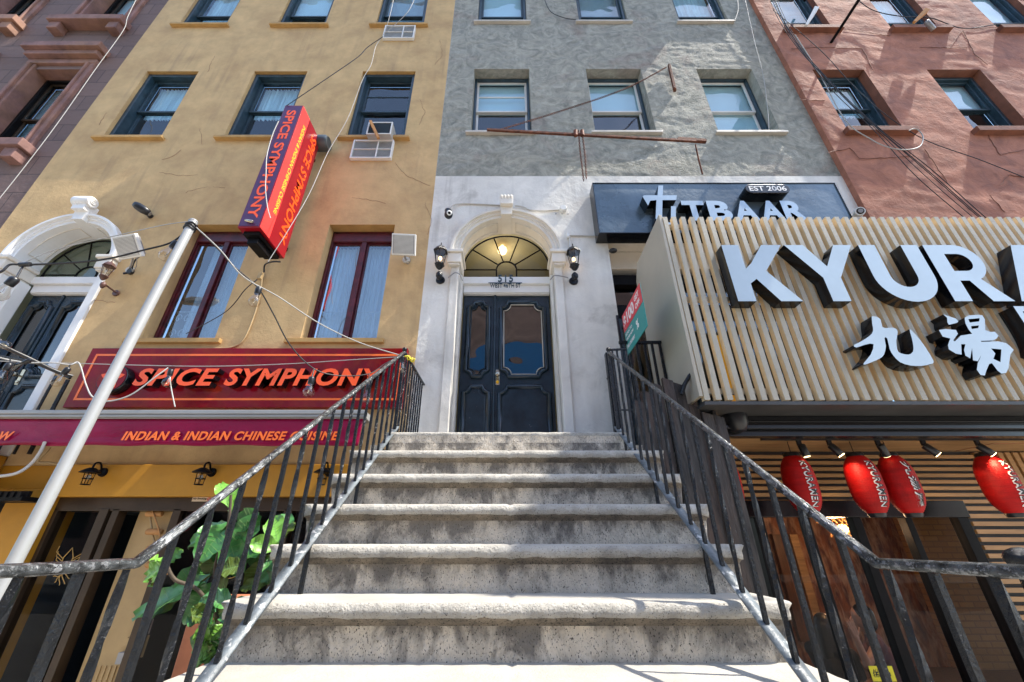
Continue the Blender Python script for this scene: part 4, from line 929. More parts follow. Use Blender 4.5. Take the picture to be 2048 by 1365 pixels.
# people and furniture in the ramen shop
def person(name_, label, parts, extra):
    t = thing('person', label, 'person', parts['base'])
    m = MB()
    for a, b_, ra, rb_ in parts['limbs']: m.capsule(a, b_, ra, rb_)
    o_ = m.build('body', skin_m, t); r_ = o_.modifiers.new('remesh', 'REMESH'); r_.mode = 'VOXEL'; r_.voxel_size = .006; r_.use_smooth_shade = True
    for nm, mt, limbs in extra:
        m = MB()
        for a, b_, ra, rb_ in limbs: m.capsule(a, b_, ra, rb_)
        o_ = m.build(nm, mt, t); r_ = o_.modifiers.new('remesh', 'REMESH'); r_.mode = 'VOXEL'; r_.voxel_size = .010; r_.use_smooth_shade = True
    return t
def seated(bx, by, facing, seat=GZ + .46):
    """joint positions of a seated figure; facing = unit vector in plan"""
    f = Vector((facing[0], facing[1], 0)).normalized(); r = Vector((f.y, -f.x, 0)); P = Vector((bx, by, seat)); J = {}
    J['hip'] = P + Vector((0, 0, .09)); J['chest'] = P + f * .06 + Vector((0, 0, .40)); J['neck'] = P + f * .07 + Vector((0, 0, .58)); J['head'] = P + f * .10 + Vector((0, 0, .74)); J['r'] = r; J['f'] = f
    for s, n in ((1, 'R'), (-1, 'L')):
        J['sh' + n] = P + f * .05 + r * .18 * s + Vector((0, 0, .53)); J['hp' + n] = P + r * .09 * s + Vector((0, 0, .07)); J['kn' + n] = P + r * .11 * s + f * .42 + Vector((0, 0, .05)); J['ft' + n] = P + r * .11 * s + f * .40 + Vector((0, 0, -.40))
    return J
def hand(limbs, wr, d, side, curl=.25):
    """palm, four unequal fingers and a thumb leaving the side of the palm"""
    d = Vector(d).normalized(); s = Vector(side); s = (s - d * s.dot(d)).normalized(); n = d.cross(s)
    for q in (-.028, 0, .028): limbs.append((wr + s * q * .6, wr + d * .075 + s * q, .016, .015))
    for i, (off, L_) in enumerate(((.030, .068), (.010, .078), (-.010, .072), (-.029, .055))):
        a = wr + d * .080 + s * off; b_ = a + (d + s * off * 4).normalized() * L_ * .55; c_ = b_ + (d + s * off * 4 + n * curl).normalized() * L_ * .45
        limbs.append((a, b_, .0085, .008)); limbs.append((b_, c_, .008, .0065))
    a = wr + d * .022 + s * .033; b_ = a + (d * .6 + s * .8).normalized() * .035; c_ = b_ + (d * .9 + s * .4).normalized() * .03
    limbs.append((a, b_, .011, .0095)); limbs.append((b_, c_, .0095, .008))
def face_bits(limbs, hd, f, r):
    limbs += [(hd + Vector((0, 0, .035)), hd + Vector((0, 0, -.01)), .085, .082), (hd + f * .03 + Vector((0, 0, -.03)), hd + f * .045 + Vector((0, 0, -.075)), .062, .038),
              (hd + f * .088 + Vector((0, 0, .005)), hd + f * .105 + Vector((0, 0, -.022)), .010, .014), (hd + f * .08 + r * -.018 + Vector((0, 0, -.052)), hd + f * .08 + r * .018 + Vector((0, 0, -.052)), .009, .009),
              (hd + r * .084 + Vector((0, 0, .01)), hd + r * .084 + Vector((0, 0, -.02)), .014, .01), (hd - r * .084 + Vector((0, 0, .01)), hd - r * .084 + Vector((0, 0, -.02)), .014, .01)]
P1 = at(1652, 1290, 5.25); J = seated(P1.x, 5.25, (.9, .5), P1.z - .60); f, r_v = J['f'], J['r']
L1 = [(J['neck'], J['head'], .05, .05), (J['hip'], J['chest'], .12, .12)]; face_bits(L1, J['head'], f, r_v)
for n in 'RL':
    el = J['sh' + n] + f * .10 + Vector((0, 0, -.26)); wr = el + f * .22 + Vector((0, 0, .03)); L1 += [(J['sh' + n], el, .05, .038), (el, wr, .037, .025)]; hand(L1, wr, f, (0, 0, 1))
    L1 += [(J['hp' + n], J['kn' + n], .078, .055), (J['kn' + n], J['ft' + n], .05, .04), (J['ft' + n], J['ft' + n] + f * .12, .04, .032)]
shirt = [(J['hip'], J['chest'], .15, .155), (J['shR'], J['shL'], .075, .075), (J['chest'], J['neck'], .13, .06)] + [(J['sh' + n], J['sh' + n] + f * .06 + Vector((0, 0, -.16)), .068, .058) for n in 'RL']
hairs = [(J['head'] - f * .02 + Vector((0, 0, .045)), J['head'] - f * .03 + Vector((0, 0, -.02)), .098, .095), (J['head'] - f * .06, J['neck'] - f * .10 + Vector((0, 0, -.30)), .088, .05), (J['head'] - f * .03 + r_v * .05, J['neck'] - f * .08 + r_v * .05 + Vector((0, 0, -.25)), .06, .035), (J['head'] - f * .03 - r_v * .05, J['neck'] - f * .08 - r_v * .05 + Vector((0, 0, -.25)), .06, .035)]
trs = [(J['hp' + n], J['kn' + n], .088, .066) for n in 'RL'] + [(J['kn' + n], J['ft' + n], .062, .05) for n in 'RL']
person('a', 'seated person with long black hair seen from behind through the ramen shop glass', {'base': (P1.x, 5.25, GZ), 'limbs': L1}, [('shirt', shirt_b, shirt), ('hair', hair_m, hairs), ('trousers', shirt_b, trs)])
P2 = at(1745, 1300, 5.15); J = seated(P2.x + .12, 5.15, (-.75, .55), P2.z - .48); f, r_v = J['f'], J['r']
L2 = [(J['neck'], J['head'], .05, .05), (J['hip'], J['chest'], .12, .12)]; face_bits(L2, J['head'], f, r_v)
hp = at(1712, 1275, 4.95); el = at(1735, 1330, 4.95); L2 += [(J['shL'], el, .05, .038), (el, hp, .037, .024)]; hand(L2, Vector(hp), (-.12, -.05, 1), (1, .1, 0), .12)
el = J['shR'] + f * .12 + Vector((0, 0, -.26)); wr = el + f * .2 + Vector((0, 0, .06)); L2 += [(J['shR'], el, .05, .038), (el, wr, .037, .025)]; hand(L2, wr, f, (0, 0, 1))
for n in 'RL': L2 += [(J['hp' + n], J['kn' + n], .078, .055), (J['kn' + n], J['ft' + n], .05, .04), (J['ft' + n], J['ft' + n] + f * .12, .04, .032)]
shirt = [(J['hip'], J['chest'], .155, .16), (J['shR'], J['shL'], .078, .078), (J['chest'], J['neck'], .13, .06)] + [(J['sh' + n], J['sh' + n] + f * .05 + Vector((0, 0, -.15)), .07, .06) for n in 'RL']
hairs = [(J['head'] - f * .025 + Vector((0, 0, .045)), J['head'] - f * .04 + Vector((0, 0, -.03)), .097, .085)]
trs = [(J['hp' + n], J['kn' + n], .088, .066) for n in 'RL'] + [(J['kn' + n], J['ft' + n], .062, .05) for n in 'RL']
person('b', 'seated person in a mauve shirt with one hand raised, behind the ramen shop glass', {'base': (P2.x, 5.15, GZ), 'limbs': L2}, [('shirt', shirt_p, shirt), ('hair', hair_m, hairs), ('trousers', shirt_b, trs)])
for i, (x, y, lab) in enumerate(((P1.x, 5.22, 'dark wooden stool under the person with long black hair'), (P2.x + .12, 5.15, 'dark wooden stool under the person raising a hand'))):
    zs_ = (P1.z - .60, P2.z - .48)[i]; t = thing('stool', lab, 'stool', (x, y, GZ)); m = MB(); m.lathe([(.17, -.04), (.18, -.03), (.18, -.01), (.16, 0)], (x, y, zs_), (0, 0, 1), 20); m.build('seat', wood_brown, t)
    for a in range(4): m = MB(); m.tube([(x + .12 * cos(a * pi / 2 + .7), y + .12 * sin(a * pi / 2 + .7), zs_ - .04), (x + .17 * cos(a * pi / 2 + .7), y + .17 * sin(a * pi / 2 + .7), GZ)], .016, 8); m.build('leg', wood_brown, t)

# ================================================================== bar sign
t = thing('bar_sign', 'wide blue grey metal sign with raised pale letters, above the slatted sign', 'sign', (2.9, 4.05, 3.6))
A = at(1186, 368, 4.05); B = at(1666, 365, 4.05); Cc = at(1198, 466, 4.05)
m = MB(); N = 60; vs = []; xs = [lerp(A.x, B.x, i / N) for i in range(N + 1)]; zz = [lerp(Cc.z, A.z, j / 10) for j in range(11)]
for z in zz:
    for x in xs: vs.append((x, 4.05 - .004 * noise.noise(Vector((x * 2.2, 0, z * 2))) * (1 if .02 < (x - A.x) < B.x - A.x - .02 else 0), z))
m.add(vs, [(j * (N + 1) + i, j * (N + 1) + i + 1, (j + 1) * (N + 1) + i + 1, (j + 1) * (N + 1) + i) for j in range(10) for i in range(N)], 0, True)
m.build('panel', titbaar_panel, t)
m = MB(); m.box(A.x, B.x, 4.056, YF - .005, Cc.z, A.z); m.box(A.x - .012, A.x, 4.04, YF - .005, Cc.z - .012, A.z + .012); m.box(B.x, B.x + .012, 4.04, YF - .005, Cc.z - .012, A.z + .012); m.box(A.x, B.x, 4.04, YF - .005, A.z, A.z + .012); m.box(A.x, B.x, 4.04, YF - .005, Cc.z - .012, Cc.z)
m.build('casing', black_side, t)
TY0, TY1 = 3.90, 4.045
def q3(a, b_): p = at(1180 + a / 3.657, 350 + b_ / 3.657, TY0); return p
def ltr(ch, a0, a1, bt, bb_, bold=.0):
    p0 = q3(a0, bt); ztop = p0.z; zb_ = q3(a0, bb_).z; x0 = p0.x; x1 = q3(a1, bt).x
    text('letter', ch, (x0, TY1, zb_), (1, 0, 0), (0, 0, 1), x1 - x0, ztop - zb_, TY1 - TY0, [titbaar_face, black_side], t, bold=bold)
def px2(pts): return [(lambda p: (p.x, p.z))(q3(a, b_)) for a, b_ in pts]
frompoly('letter', [px2([(500, 78), (535, 78), (532, 150), (636, 150), (630, 185), (530, 185), (528, 300), (545, 345), (600, 350), (600, 385), (520, 378), (480, 320), (486, 185), (440, 190), (425, 225), (385, 160), (395, 150), (494, 150)])], TY0, TY1, [titbaar_face, black_side], t)
frompoly('letter', [px2([(593, 230), (628, 230), (628, 385), (590, 385)])], TY0, TY1, [titbaar_face, black_side], t)
for ch, a0, a1 in (('T', 662, 822), ('B', 845, 1010), ('A', 1025, 1200), ('A', 1215, 1385), ('R', 1385, 1545)): ltr(ch, a0, a1, 190, 335, .04)
A, B = at(1494, 386, TY0 - .02), at(1576, 369, TY0 - .02); m = MB(); h_ = (B.z - A.z) / 2; zc = (A.z + B.z) / 2
m.prism(arc(B.x - h_, zc, h_, -90, 90, 8) + arc(A.x + h_, zc, h_, 90, 270, 8), TY0 - .02, TY1); pl = m.build('date_plate', [black_side], t, bevel=.005)
text('lettering', 'EST 2006', (A.x + .05, TY0 - .021, A.z + .035), (1, 0, 0), (0, 0, 1), B.x - A.x - .10, (B.z - A.z) - .07, .002, [white_p], t, bold=.012)

# flyer
t = thing('flyer', 'red and green printed money offer board sticking out beside the slatted sign', 'flyer', at(1265, 640, 3.9))
U_ = Vector((0, -1, 0)); Vv = Vector((0, 0, 1)); N_ = Vector((-1, 0, 0)); O_ = Vector((1.30, 3.90, 1.78)); Wf, Hf = .66, .48
def sheet(u0, u1, v0, v1, off, ma, th=.006):
    m = MB(); c = [O_ + U_ * u + Vv * v + N_ * d for d in (off, off - th) for u, v in ((u0, v0), (u1, v0), (u1, v1), (u0, v1))]
    m.add(c, [(0, 1, 2, 3), (7, 6, 5, 4), (0, 4, 5, 1), (1, 5, 6, 2), (2, 6, 7, 3), (3, 7, 4, 0)]); return m.build('sheet', ma, t)
sheet(0, Wf, 0, Hf, 0, teal_p); sheet(0.002, Wf - .002, Hf * .56, Hf - .002, .003, redp)
def ft(s, u, v, w_, h_, ma=white_p, bo=.03): text('lettering', s, O_ + U_ * (Wf * u) + Vv * (Hf * v) + N_ * .0035, U_, Vv, Wf * w_, Hf * h_, .001, [ma], t, bold=bo)
ft('$100', .04, .60, .58, .32); ft('GET', .68, .80, .22, .12); ft('OFF', .68, .62, .22, .12); ft('SCAN TO', .06, .42, .36, .06); ft('ORDER NOW', .06, .30, .40, .06); ft('FREE DELIVERY', .06, .12, .42, .08); ft('%', .60, .2, .12, .2)

# ================================================================== indian restaurant signs
t = thing('projecting_sign', 'tall purple and crimson box sign jutting from the ochre wall', 'sign', (-2.95, 3.8, 3.2))
x0, x1, y0, y1, z0, z1 = -3.088, -2.835, 3.52, 4.09, 3.22, 5.44
m = MB(); m.box(x0, x1, y0, y1, z0, z1, 0); m.build('casing', [red_sign], t, bevel=.004)
MB().box(x0 + .012, x1 - .012, y0 - .006, y0 - .0005, z0 + .02, z1 - .02).build('front_face', purple, t)
m = MB(); m.box(x1 + .0005, x1 + .005, y0 + .003, y0 + .20, z0 + .01, z1 - .01); m.build('side_band', coral, t)
m = MB(); m.box(x0 + .04, x1 - .03, y0 + .06, y1 - .05, z0 - .05, z0 - .001); m.box(x0 + .07, x1 - .06, y0 + .12, y1 - .18, z0 - .13, z0 - .051); m.build('underside_box', dark_frame, t, bevel=.006)
m = MB()
for zz_ in (z0 + .25, z1 - .25): m.box(x0 + .1, x1 - .1, y1, YF, zz_, zz_ + .05)
m.build('wall_bracket', dark_frame, t)
text('lettering', 'SPICE SYMPHONY', (x0 + .065, y0 - .0065, z1 - .12), (0, 0, -1), (1, 0, 0), 1.96, .125, .003, [orange], t, bold=.02)
text('lettering', 'SPICE SYMPHONY', (x1 + .001, y0 + .34, z1 - .12), (0, 0, -1), (0, 1, 0), 1.96, .155, .003, [orange], t, bold=.02)
text('lettering', 'INDIAN & INDIAN CHINESE CUISINE', (x1 + .0055, y0 + .19 - .075, z1 - .25), (0, 0, -1), (0, 1, 0), 1.62, .062, .002, [yel_print], t, bold=.01)
m = MB(); m.lathe([(.10, -.14), (.12, -.12), (.12, .12), (.10, .15)], (x1 - .02, 4.10, z1 - .02), (1, 0, .0), 28); tag(m.build('sign_lamp', mat('slate_grey_enamel', (.07, .09, .10), .35), None), 'round grey lamp housing tucked behind the top of the projecting sign', 'lamp')
# painted board
t = thing('restaurant_sign_board', 'long glossy maroon board with orange border and raised orange name, under the maroon windows', 'sign', (-3, 4.2, 1.3))
A = at(190, 699, 4.20); B = at(806, 817, 4.20); X0, X1, Z0, Z1 = A.x, -1.14, B.z, A.z
MB().box(X0, X1, 4.17, YF - .001, Z0, Z1).build('board', maroon, t, bevel=.004)
m = MB(); bw = .024; frame(m, X0 + .08, X1 - .06, Z0 + .08, Z1 - .075, 4.166, 4.1695, bw); m.build('border', orange2, t)
SY0, SY1 = 4.07, 4.165
def sp(word, pa, pb):
    p0 = at(pa, 770, SY0); p1 = at(pb, 770, SY0); zt = at(pa, 737, SY0).z; zb_ = at(pa, 772, SY0).z; text('lettering_word', word, (p0.x, SY1, zb_), (1, 0, 0), (0, 0, 1), p1.x - p0.x, zt - zb_, SY1 - SY0, [orange, black_side], t, bold=.035, shear=.22, spacing=1.12)
sp('SPICE', 263, 428); sp('SYMPHONY', 446, 762)
P = at(224, 757, SY0); m = MB(); m.lathe([(.155, 0), (.16, .005), (.16, SY1 - SY0)], (P.x, SY0, P.z), (0, 1, 0), 40, 0); m.build('emblem_disc', black_side, t)
m = MB(); m.lathe([(.148, 0), (.148, .004)], (P.x, SY0 - .0045, P.z), (0, 1, 0), 40); m.build('emblem_face', maroon, t)
for a in (90, 162, 234, 306, 18):
    c_, s2 = cos(radians(a)), sin(radians(a)); Pp = []
    for i in range(13): q = i / 12; Pp.append((q, .026 * sin(pi * q)))
    pts = [(P.x + c_ * (.03 + .105 * u) - s2 * v, P.z + s2 * (.03 + .105 * u) + c_ * v) for u, v in Pp[:-1]] + [(P.x + c_ * (.03 + .105 * u) + s2 * v, P.z + s2 * (.03 + .105 * u) - c_ * v) for u, v in Pp[:0:-1]]
    m = MB(); m.prism(pts[::-1], SY0 - .008, SY0 - .0046); m.build('petal', orange, t)
# awning
t = thing('awning', 'white awning cassette with a glossy maroon valance over the ochre restaurant front', 'awning', (-4, 3.95, 1.15))
A = at(732, 820, 3.90); B = at(732, 835, 3.92); C_ = at(725, 892, 3.93)
m = MB(); m.box(-9.5, A.x, 3.90, 3.93, B.z + .03, A.z); m.box(-9.5, A.x, 3.93, 4.12, B.z - .01, A.z - .01); m.box(-9.5, A.x, 3.91, 3.93, B.z, B.z + .029); m.build('cassette', steel, t, bevel=.006)
m = MB()
for i in range(3): m.box(-9 + i * 3.6, -8.95 + i * 3.6, 4.12, YF + .01, B.z, A.z - .03)
m.build('wall_bracket', greymetal, t)
m = MB(); N = 220; vs = []; rows = 6
for j in range(rows + 1):
    q = j / rows
    for i in range(N + 1):
        x = lerp(-9.4, A.x - .03, i / N); z = lerp(B.z - .002, C_.z, q) + q * .006 * sin(x * 9) * (1 if j == rows else .4); vs.append((x, 3.945 - q * .02 - q * q * .018 * noise.noise(Vector((x * 2.4, 0, q * 2))) - (.03 if j == rows else 0) * .5, z))
m.add(vs, [(j * (N + 1) + i, j * (N + 1) + i + 1, (j + 1) * (N + 1) + i + 1, (j + 1) * (N + 1) + i) for j in range(rows) for i in range(N)], 0, True)
v_ = m.build('valance', valance_m, t); s2 = v_.modifiers.new('solid', 'SOLIDIFY'); s2.thickness = .004; s2.offset = 1
def vt(s, pa, pb):
    p0, p1 = at(pa, 881, 3.91), at(pb, 881, 3.91); h = at(pa, 863, 3.91).z - p0.z; text('lettering', s, (p0.x, 3.914, p0.z), (1, 0, 0), (0, 0, 1), p1.x - p0.x, h, .003, [orange2], t, bold=.03, shear=.22, spacing=1.12)
vt('INDIAN & INDIAN CHINESE CUISINE', 241, 676); vt('ORDER NOW', -142, 20)
# ================================================================== air conditioners
def grille(px0, py0, px1, py1, label):
    A = at(px0, py1, 4.22); B = at(px1, py0, 4.22); t = thing('air_conditioner', label, 'air conditioner', (A.x, 4.22, A.z), 'air conditioners built into the ochre wall')
    m = MB(); frame(m, A.x, B.x, A.z, B.z, 4.19, 4.249, .022); xm = lerp(A.x, B.x, .62); m.box(xm - .01, xm + .01, 4.192, 4.24, A.z + .022, B.z - .022); zm = (A.z + B.z) / 2; m.box(A.x + .022, B.x - .022, 4.193, 4.22, zm - .005, zm + .005)
    m.build('frame', vinyl, t, bevel=.003)
    m = MB(); x = A.x + .03
    while x < B.x - .03: m.box(x, x + .006, 4.205, 4.225, A.z + .02, B.z - .02, 0); x += .016
    m.build('fins', tan_bead, t); MB().box(A.x + .02, B.x - .02, 4.23, 4.248, A.z + .02, B.z - .02).build('back', dark_int, t)
grille(700, 283, 789, 319, 'wide air conditioner grille in the ochre wall under the third window of the middle row')
grille(765, 54, 832, 79, 'small air conditioner grille in the ochre wall near the top edge of the photo')
t = thing('air_conditioner', 'boxy air conditioner sticking out of an ochre building window, with a slat across it', 'air conditioner', at(757, 262, 4.3))
A = at(733, 273, 4.12); B = at(787, 248, 4.12); m = MB(); m.box(A.x, B.x, 4.10, 4.50, A.z + .01, B.z); m.build('casing', tan_bead, t, bevel=.012)
m = MB(); frame(m, A.x, B.x, A.z + .01, B.z, 4.085, 4.099, .02); m.build('front_frame', vinyl, t, bevel=.003)
m = MB(); m.box(A.x + .02, B.x - .02, 4.093, 4.0985, A.z + .03, B.z - .02); m.build('coil', dark_int, t)
m = MB(); P, Q = at(741, 243, 4.05), at(757, 277, 4.07); d = Q - P; m.tube([P, Q], .028, 4, smooth=False); m.build('prop_stick', cane, t)
m = MB()
for s, x in ((-1, A.x - .13), (1, B.x)): m.box(x, x + .13, 4.43, 4.45, A.z + .0, B.z - .02)
m.build('side_curtain', vinyl, t)
# loose things on the red house sills
for i, (pts, lab) in enumerate((([(1612, 52), (1632, 18)], 'pale board leaning out over the first top window sill of the red house'), ([(1828, 45), (1852, 22)], 'pale board leaning out over the second top window sill of the red house'))):
    P, Q = at(*pts[0], 4.02), at(*pts[1], 3.98); m = MB(); m.tube([P, Q], .05, 4, smooth=False, rs=[.03, .055]); tag(m.build('leaning_board', cane if i else vinyl, None), lab, 'board')
P = at(1856, 47, 3.98); m = MB(); m.lathe([(.035, -.16), (.04, -.15), (.04, .05), (.02, .06)], P, (-.6, -.3, .7), 16); tag(m.build('spotlight_tube', greymetal, None), 'short grey tube fitting on the second top sill of the red house', 'fitting')

# ================================================================== lamps and cameras on the walls
warm = emis('lamp_flame', (1, .55, .2), 3)
def wall_lantern(px, py, label, body, s=1.0, lit=True, Y=4.10):
    c = at(px, py, Y); t = thing('wall_lantern', label, 'wall lamp', c, 'coach lanterns beside the two arched doors')
    def z(v): return c.z + v * s
    m = MB(); m.lathe([(.012 * s, .205 * s), (.055 * s, .19 * s), (.092 * s, .135 * s), (.098 * s, .118 * s), (.085 * s, .116 * s)], (c.x, c.y, c.z), (0, 0, 1), 6, 0, False); m.lathe([(.012 * s, .20 * s), (.014 * s, .225 * s), (.005 * s, .24 * s), (.008 * s, .252 * s), (.002 * s, .275 * s)], c, (0, 0, 1), 10); m.build('roof', body, t)
    m = MB()
    for k in range(6):
        a = pi / 3 * k + pi / 6; m.tube([(c.x + .083 * s * cos(a), c.y + .083 * s * sin(a), z(.118)), (c.x + .05 * s * cos(a), c.y + .05 * s * sin(a), z(-.075))], .0045 * s, 5)
    m.build('cage', body, t)
    m = MB(); m.lathe([(.048 * s, -.075 * s), (.080 * s, .116 * s)], c, (0, 0, 1), 6, 0, False, caps=False); m.build('glazing', lamp_glass, t)
    m = MB(); m.lathe([(.052 * s, -.11 * s), (.068 * s, -.085 * s), (.06 * s, -.074 * s)], c, (0, 0, 1), 6, 0, False); m.lathe([(.012 * s, -.16 * s), (.03 * s, -.145 * s), (.05 * s, -.112 * s)], c, (0, 0, 1), 12)
    m.build('base_cup', body, t)
    m = MB(); m.lathe([(.002, -.29 * s), (.02 * s, -.28 * s), (.042 * s, -.235 * s), (.042 * s, -.20 * s), (.018 * s, -.165 * s)], (c.x, c.y + .04, c.z), (0, 0, 1), 14); m.tube([(c.x, c.y + .03, z(-.17)), (c.x, c.y + .06, z(-.20)), (c.x, YF - .02, z(-.21))], .015 * s, 8)
    m.lathe([(.055 * s, -.018), (.06 * s, 0)], (c.x, YF - .002, z(-.22)), (0, 1, 0), 16); m.build('bracket', body, t)
    m = MB(); m.lathe([(.011 * s, -.07 * s), (.011 * s, -.02 * s)], c, (0, 0, 1), 8); m.build('candle', cream, t)
    m = MB(); m.ball((c.x, c.y, z(.012)), .022 * s, sc=(1, 1, 1.5)); m.build('bulb', warm if lit else white_trim, t)
    return t
wall_lantern(880, 519, 'lit black coach lantern left of the white arched doorway', iron)
wall_lantern(1148, 521, 'lit black coach lantern right of the white arched doorway', iron)
brz = mat('weathered_bronze', (.10, .045, .035), .5, var=.3, scale=15)
wall_lantern(212, 545, 'unlit brown coach lantern on the ochre wall beside the far left arched door', brz, .72, False, 4.02)
def cable(pts, r, ma, name, label, cat='cable', group=None, par=None, n=8):
    P = catmull([at(x, y, Y) for x, y, Y in pts], n); m = MB(); m.tube(P, r, 6); o_ = m.build(name, ma, par)
    if par is None: tag(o_, label, cat, group)
    return o_
cable([(896, 556, 4.18), (910, 546, 4.15), (920, 550, 4.15), (925, 562, 4.2)], .008, greymetal, 'lamp_cable', 'short cable from the left lantern to the white door frame')
cable([(1101, 560, 4.2), (1108, 552, 4.15), (1120, 552, 4.15), (1136, 556, 4.18)], .008, greymetal, 'lamp_cable', 'short cable from the right lantern to the white door frame')
def floodlight(c, tilt, yaw, w_, h_, label, jb):
    t = thing('floodlight', label, 'floodlight', c, 'floodlights on the ochre wall'); R = Matrix.Rotation(yaw, 4, 'Z') @ Matrix.Rotation(tilt, 4, 'X')
    m = MB(); m.cbox(c, w_, .045, h_, 0, R); m.build('housing', vinyl, t, bevel=.006)
    m = MB()
    for k in range(14): m.cbox(Vector(c) + R @ Vector((lerp(-w_ / 2 + .02, w_ / 2 - .02, k / 13), .035, 0)), .004, .03, h_ * .82, 0, R)
    m.build('cooling_fin', greymetal, t)
    m = MB(); m.cbox(Vector(c) + R @ Vector((0, -.0235, 0)), w_ * .88, .003, h_ * .86, 0, R); m.build('lens', greymetal, t); m = MB()
    for k in range(16): m.cbox(Vector(c) + R @ Vector((0, -.028, lerp(-h_ * .40, h_ * .40, k / 15))), w_ * .80, .006, .005, 0, R)
    m.build('louvre', vinyl, t)
    j = Vector(jb); m = MB(); m.lathe([(.045, -.03), (.05, -.02), (.05, 0)], (j.x, YF - .002, j.z), (0, 1, 0), 18); m.build('junction_box', conduit, t)
    e = Vector(c) + R @ Vector((0, .04, -h_ * .3)); m = MB(); m.tube([e, e.lerp(j, .5) + Vector((0, 0, -.03)), (j.x, YF - .03, j.z)], .012, 8); m.tube(catmull([e + Vector((.03, 0, 0)), e.lerp(j, .5) + Vector((.07, 0, -.06)), (j.x + .03, YF - .02, j.z - .07), (j.x, YF - .02, j.z - .02)], 6), .005, 6); m.build('mounting_arm', greymetal, t)
c = at(808, 490, 4.0); floodlight(c, radians(28), radians(4), .30, .27, 'square white floodlight beside the right maroon window', at(813, 522, YF))
c = at(257, 494, 3.80); floodlight(c, radians(40), radians(-12), .34, .27, 'white floodlight hanging beside the far left arched doorway', at(262, 542, YF))
# small bits under the left floodlight
t = thing('wall_bracket', 'loose dark cable bracket on the ochre wall below the left floodlight', 'bracket', at(262, 545, 4.2))
m = MB(); P = at(264, 545, 4.2); m.lathe([(.035, -.04), (.045, -.01), (.03, 0)], P, (0, 1, .2), 10); m.tube(catmull([P, P + Vector((.02, -.05, .08)), P + Vector((.07, -.09, .14)), P + Vector((.09, -.08, .20))], 5), .010, 6); m.tube([P, P + Vector((-.06, -.04, -.05))], .014, 8); m.build('bracket', black_plastic, t)
t = thing('security_camera', 'black bullet camera on the bare ochre wall right of the left arch', 'camera', at(283, 418, 4.15), 'security cameras on the walls')
c = at(284, 418, 4.12); m = MB(); m.lathe([(.01, -.11), (.045, -.09), (.058, -.02), (.055, .06), (.04, .10), (.01, .11)], c, (-.7, -.45, .35), 18); m.lathe([(.03, -.04), (.035, .0)], (c.x + .03, YF - .001, c.z - .02), (0, 1, 0), 14); m.build('housing', black_plastic, t)
m = MB(); m.lathe([(.03, -.114), (.03, -.108)], c, (-.7, -.45, .35), 16); m.build('lens', greymetal, t)
t = thing('security_camera', 'dark ball camera with white rim hanging left of the white arch', 'camera', at(897, 430, 4.1), 'security cameras on the walls')
c = at(897, 430, 4.10); m = MB(); m.ball(c, .058); m.lathe([(.04, 0), (.05, .05), (.03, .07)], c + Vector((-.01, 0, .03)), (0, .2, 1), 14); m.build('housing', black_plastic, t)
m = MB(); m.lathe([(.034, .05), (.036, .062), (.024, .063)], c, (.35, -1, -.35), 18); m.build('lens_ring', vinyl, t); m = MB(); m.lathe([(.02, .063), (.018, .066)], c, (.35, -1, -.35), 14); m.build('lens', dark_frame, t)
t = thing('security_camera', 'white round camera at the right end of the blue grey bar sign', 'camera', at(1718, 424, 4.05), 'security cameras on the walls')
c = at(1719, 424, 4.0); m = MB(); m.lathe([(.02, .08), (.055, .05), (.062, .0), (.06, -.02)], c, (.3, 1, .25), 22); m.tube([c + Vector((0, .05, 0)), c + Vector((-.14, .12, -.02))], .02, 8); m.build('housing', vinyl, t)
m = MB(); m.lathe([(.045, -.024), (.045, -.019)], c, (.3, 1, .25), 20); m.build('lens_ring', dark_frame, t); m = MB(); m.lathe([(.03, -.030), (.03, -.025)], c, (.3, 1, .25), 20); m.build('lens', greymetal, t)
t = thing('security_camera', 'small black dome camera tucked under the left end of the bar sign', 'camera', at(1226, 500, 4.3), 'security cameras on the walls')
c = at(1226, 502, 4.22); m = MB(); m.ball(c, .04, sc=(1.4, 1, .8)); m.build('housing', black_plastic, t)
# conduits
cable([(902, 424, 4.22), (905, 412, 4.22), (925, 408, 4.235), (960, 409, 4.235), (1000, 411, 4.235)], .010, conduit, 'conduit', 'thin cream conduit from the ball camera to the keystone', 'conduit')
t = thing('conduit', 'thin cream conduit running right from the keystone to a round box', 'conduit', at(1080, 418, 4.23))
cable([(1030, 412, 4.22), (1045, 414, 4.23), (1062, 421, 4.235), (1090, 422, 4.235), (1122, 420, 4.235)], .010, conduit, 'pipe', '', par=t)
c = at(1126, 420, 4.22); m = MB(); m.lathe([(.045, -.05), (.05, -.04), (.05, .02)], c, (0, 1, 0), 16); m.build('round_box', vinyl, t, bevel=.003)
for k in range(3): m = MB(); a = at(1112 + k * 12, 428, 4.2); m.ball(a, .01); m.build('screw', greymetal, t)
t = thing('conduit', 'short cream conduit with a corner box above the right lantern', 'conduit', at(1160, 472, 4.23))
cable([(1192, 473, 4.235), (1160, 472, 4.235), (1138, 472, 4.235)], .010, conduit, 'pipe', '', par=t); cable([(1138, 470, 4.235), (1140, 490, 4.235), (1141, 505, 4.2)], .010, vinyl, 'pipe', '', par=t)
c = at(1136, 472, 4.22); m = MB(); m.cbox(c, .035, .04, .06); m.build('corner_box', vinyl, t, bevel=.004)
t = thing('conduit', 'ochre painted conduit curving down from the projecting sign to the maroon board', 'conduit', at(500, 620, 4.23))
cable([(524, 548, 4.2), (520, 590, 4.235), (505, 640, 4.235), (488, 678, 4.235), (470, 693, 4.235), (440, 697, 4.235), (330, 698, 4.235), (210, 698, 4.235)], .011, conduit_y, 'pipe', '', par=t)
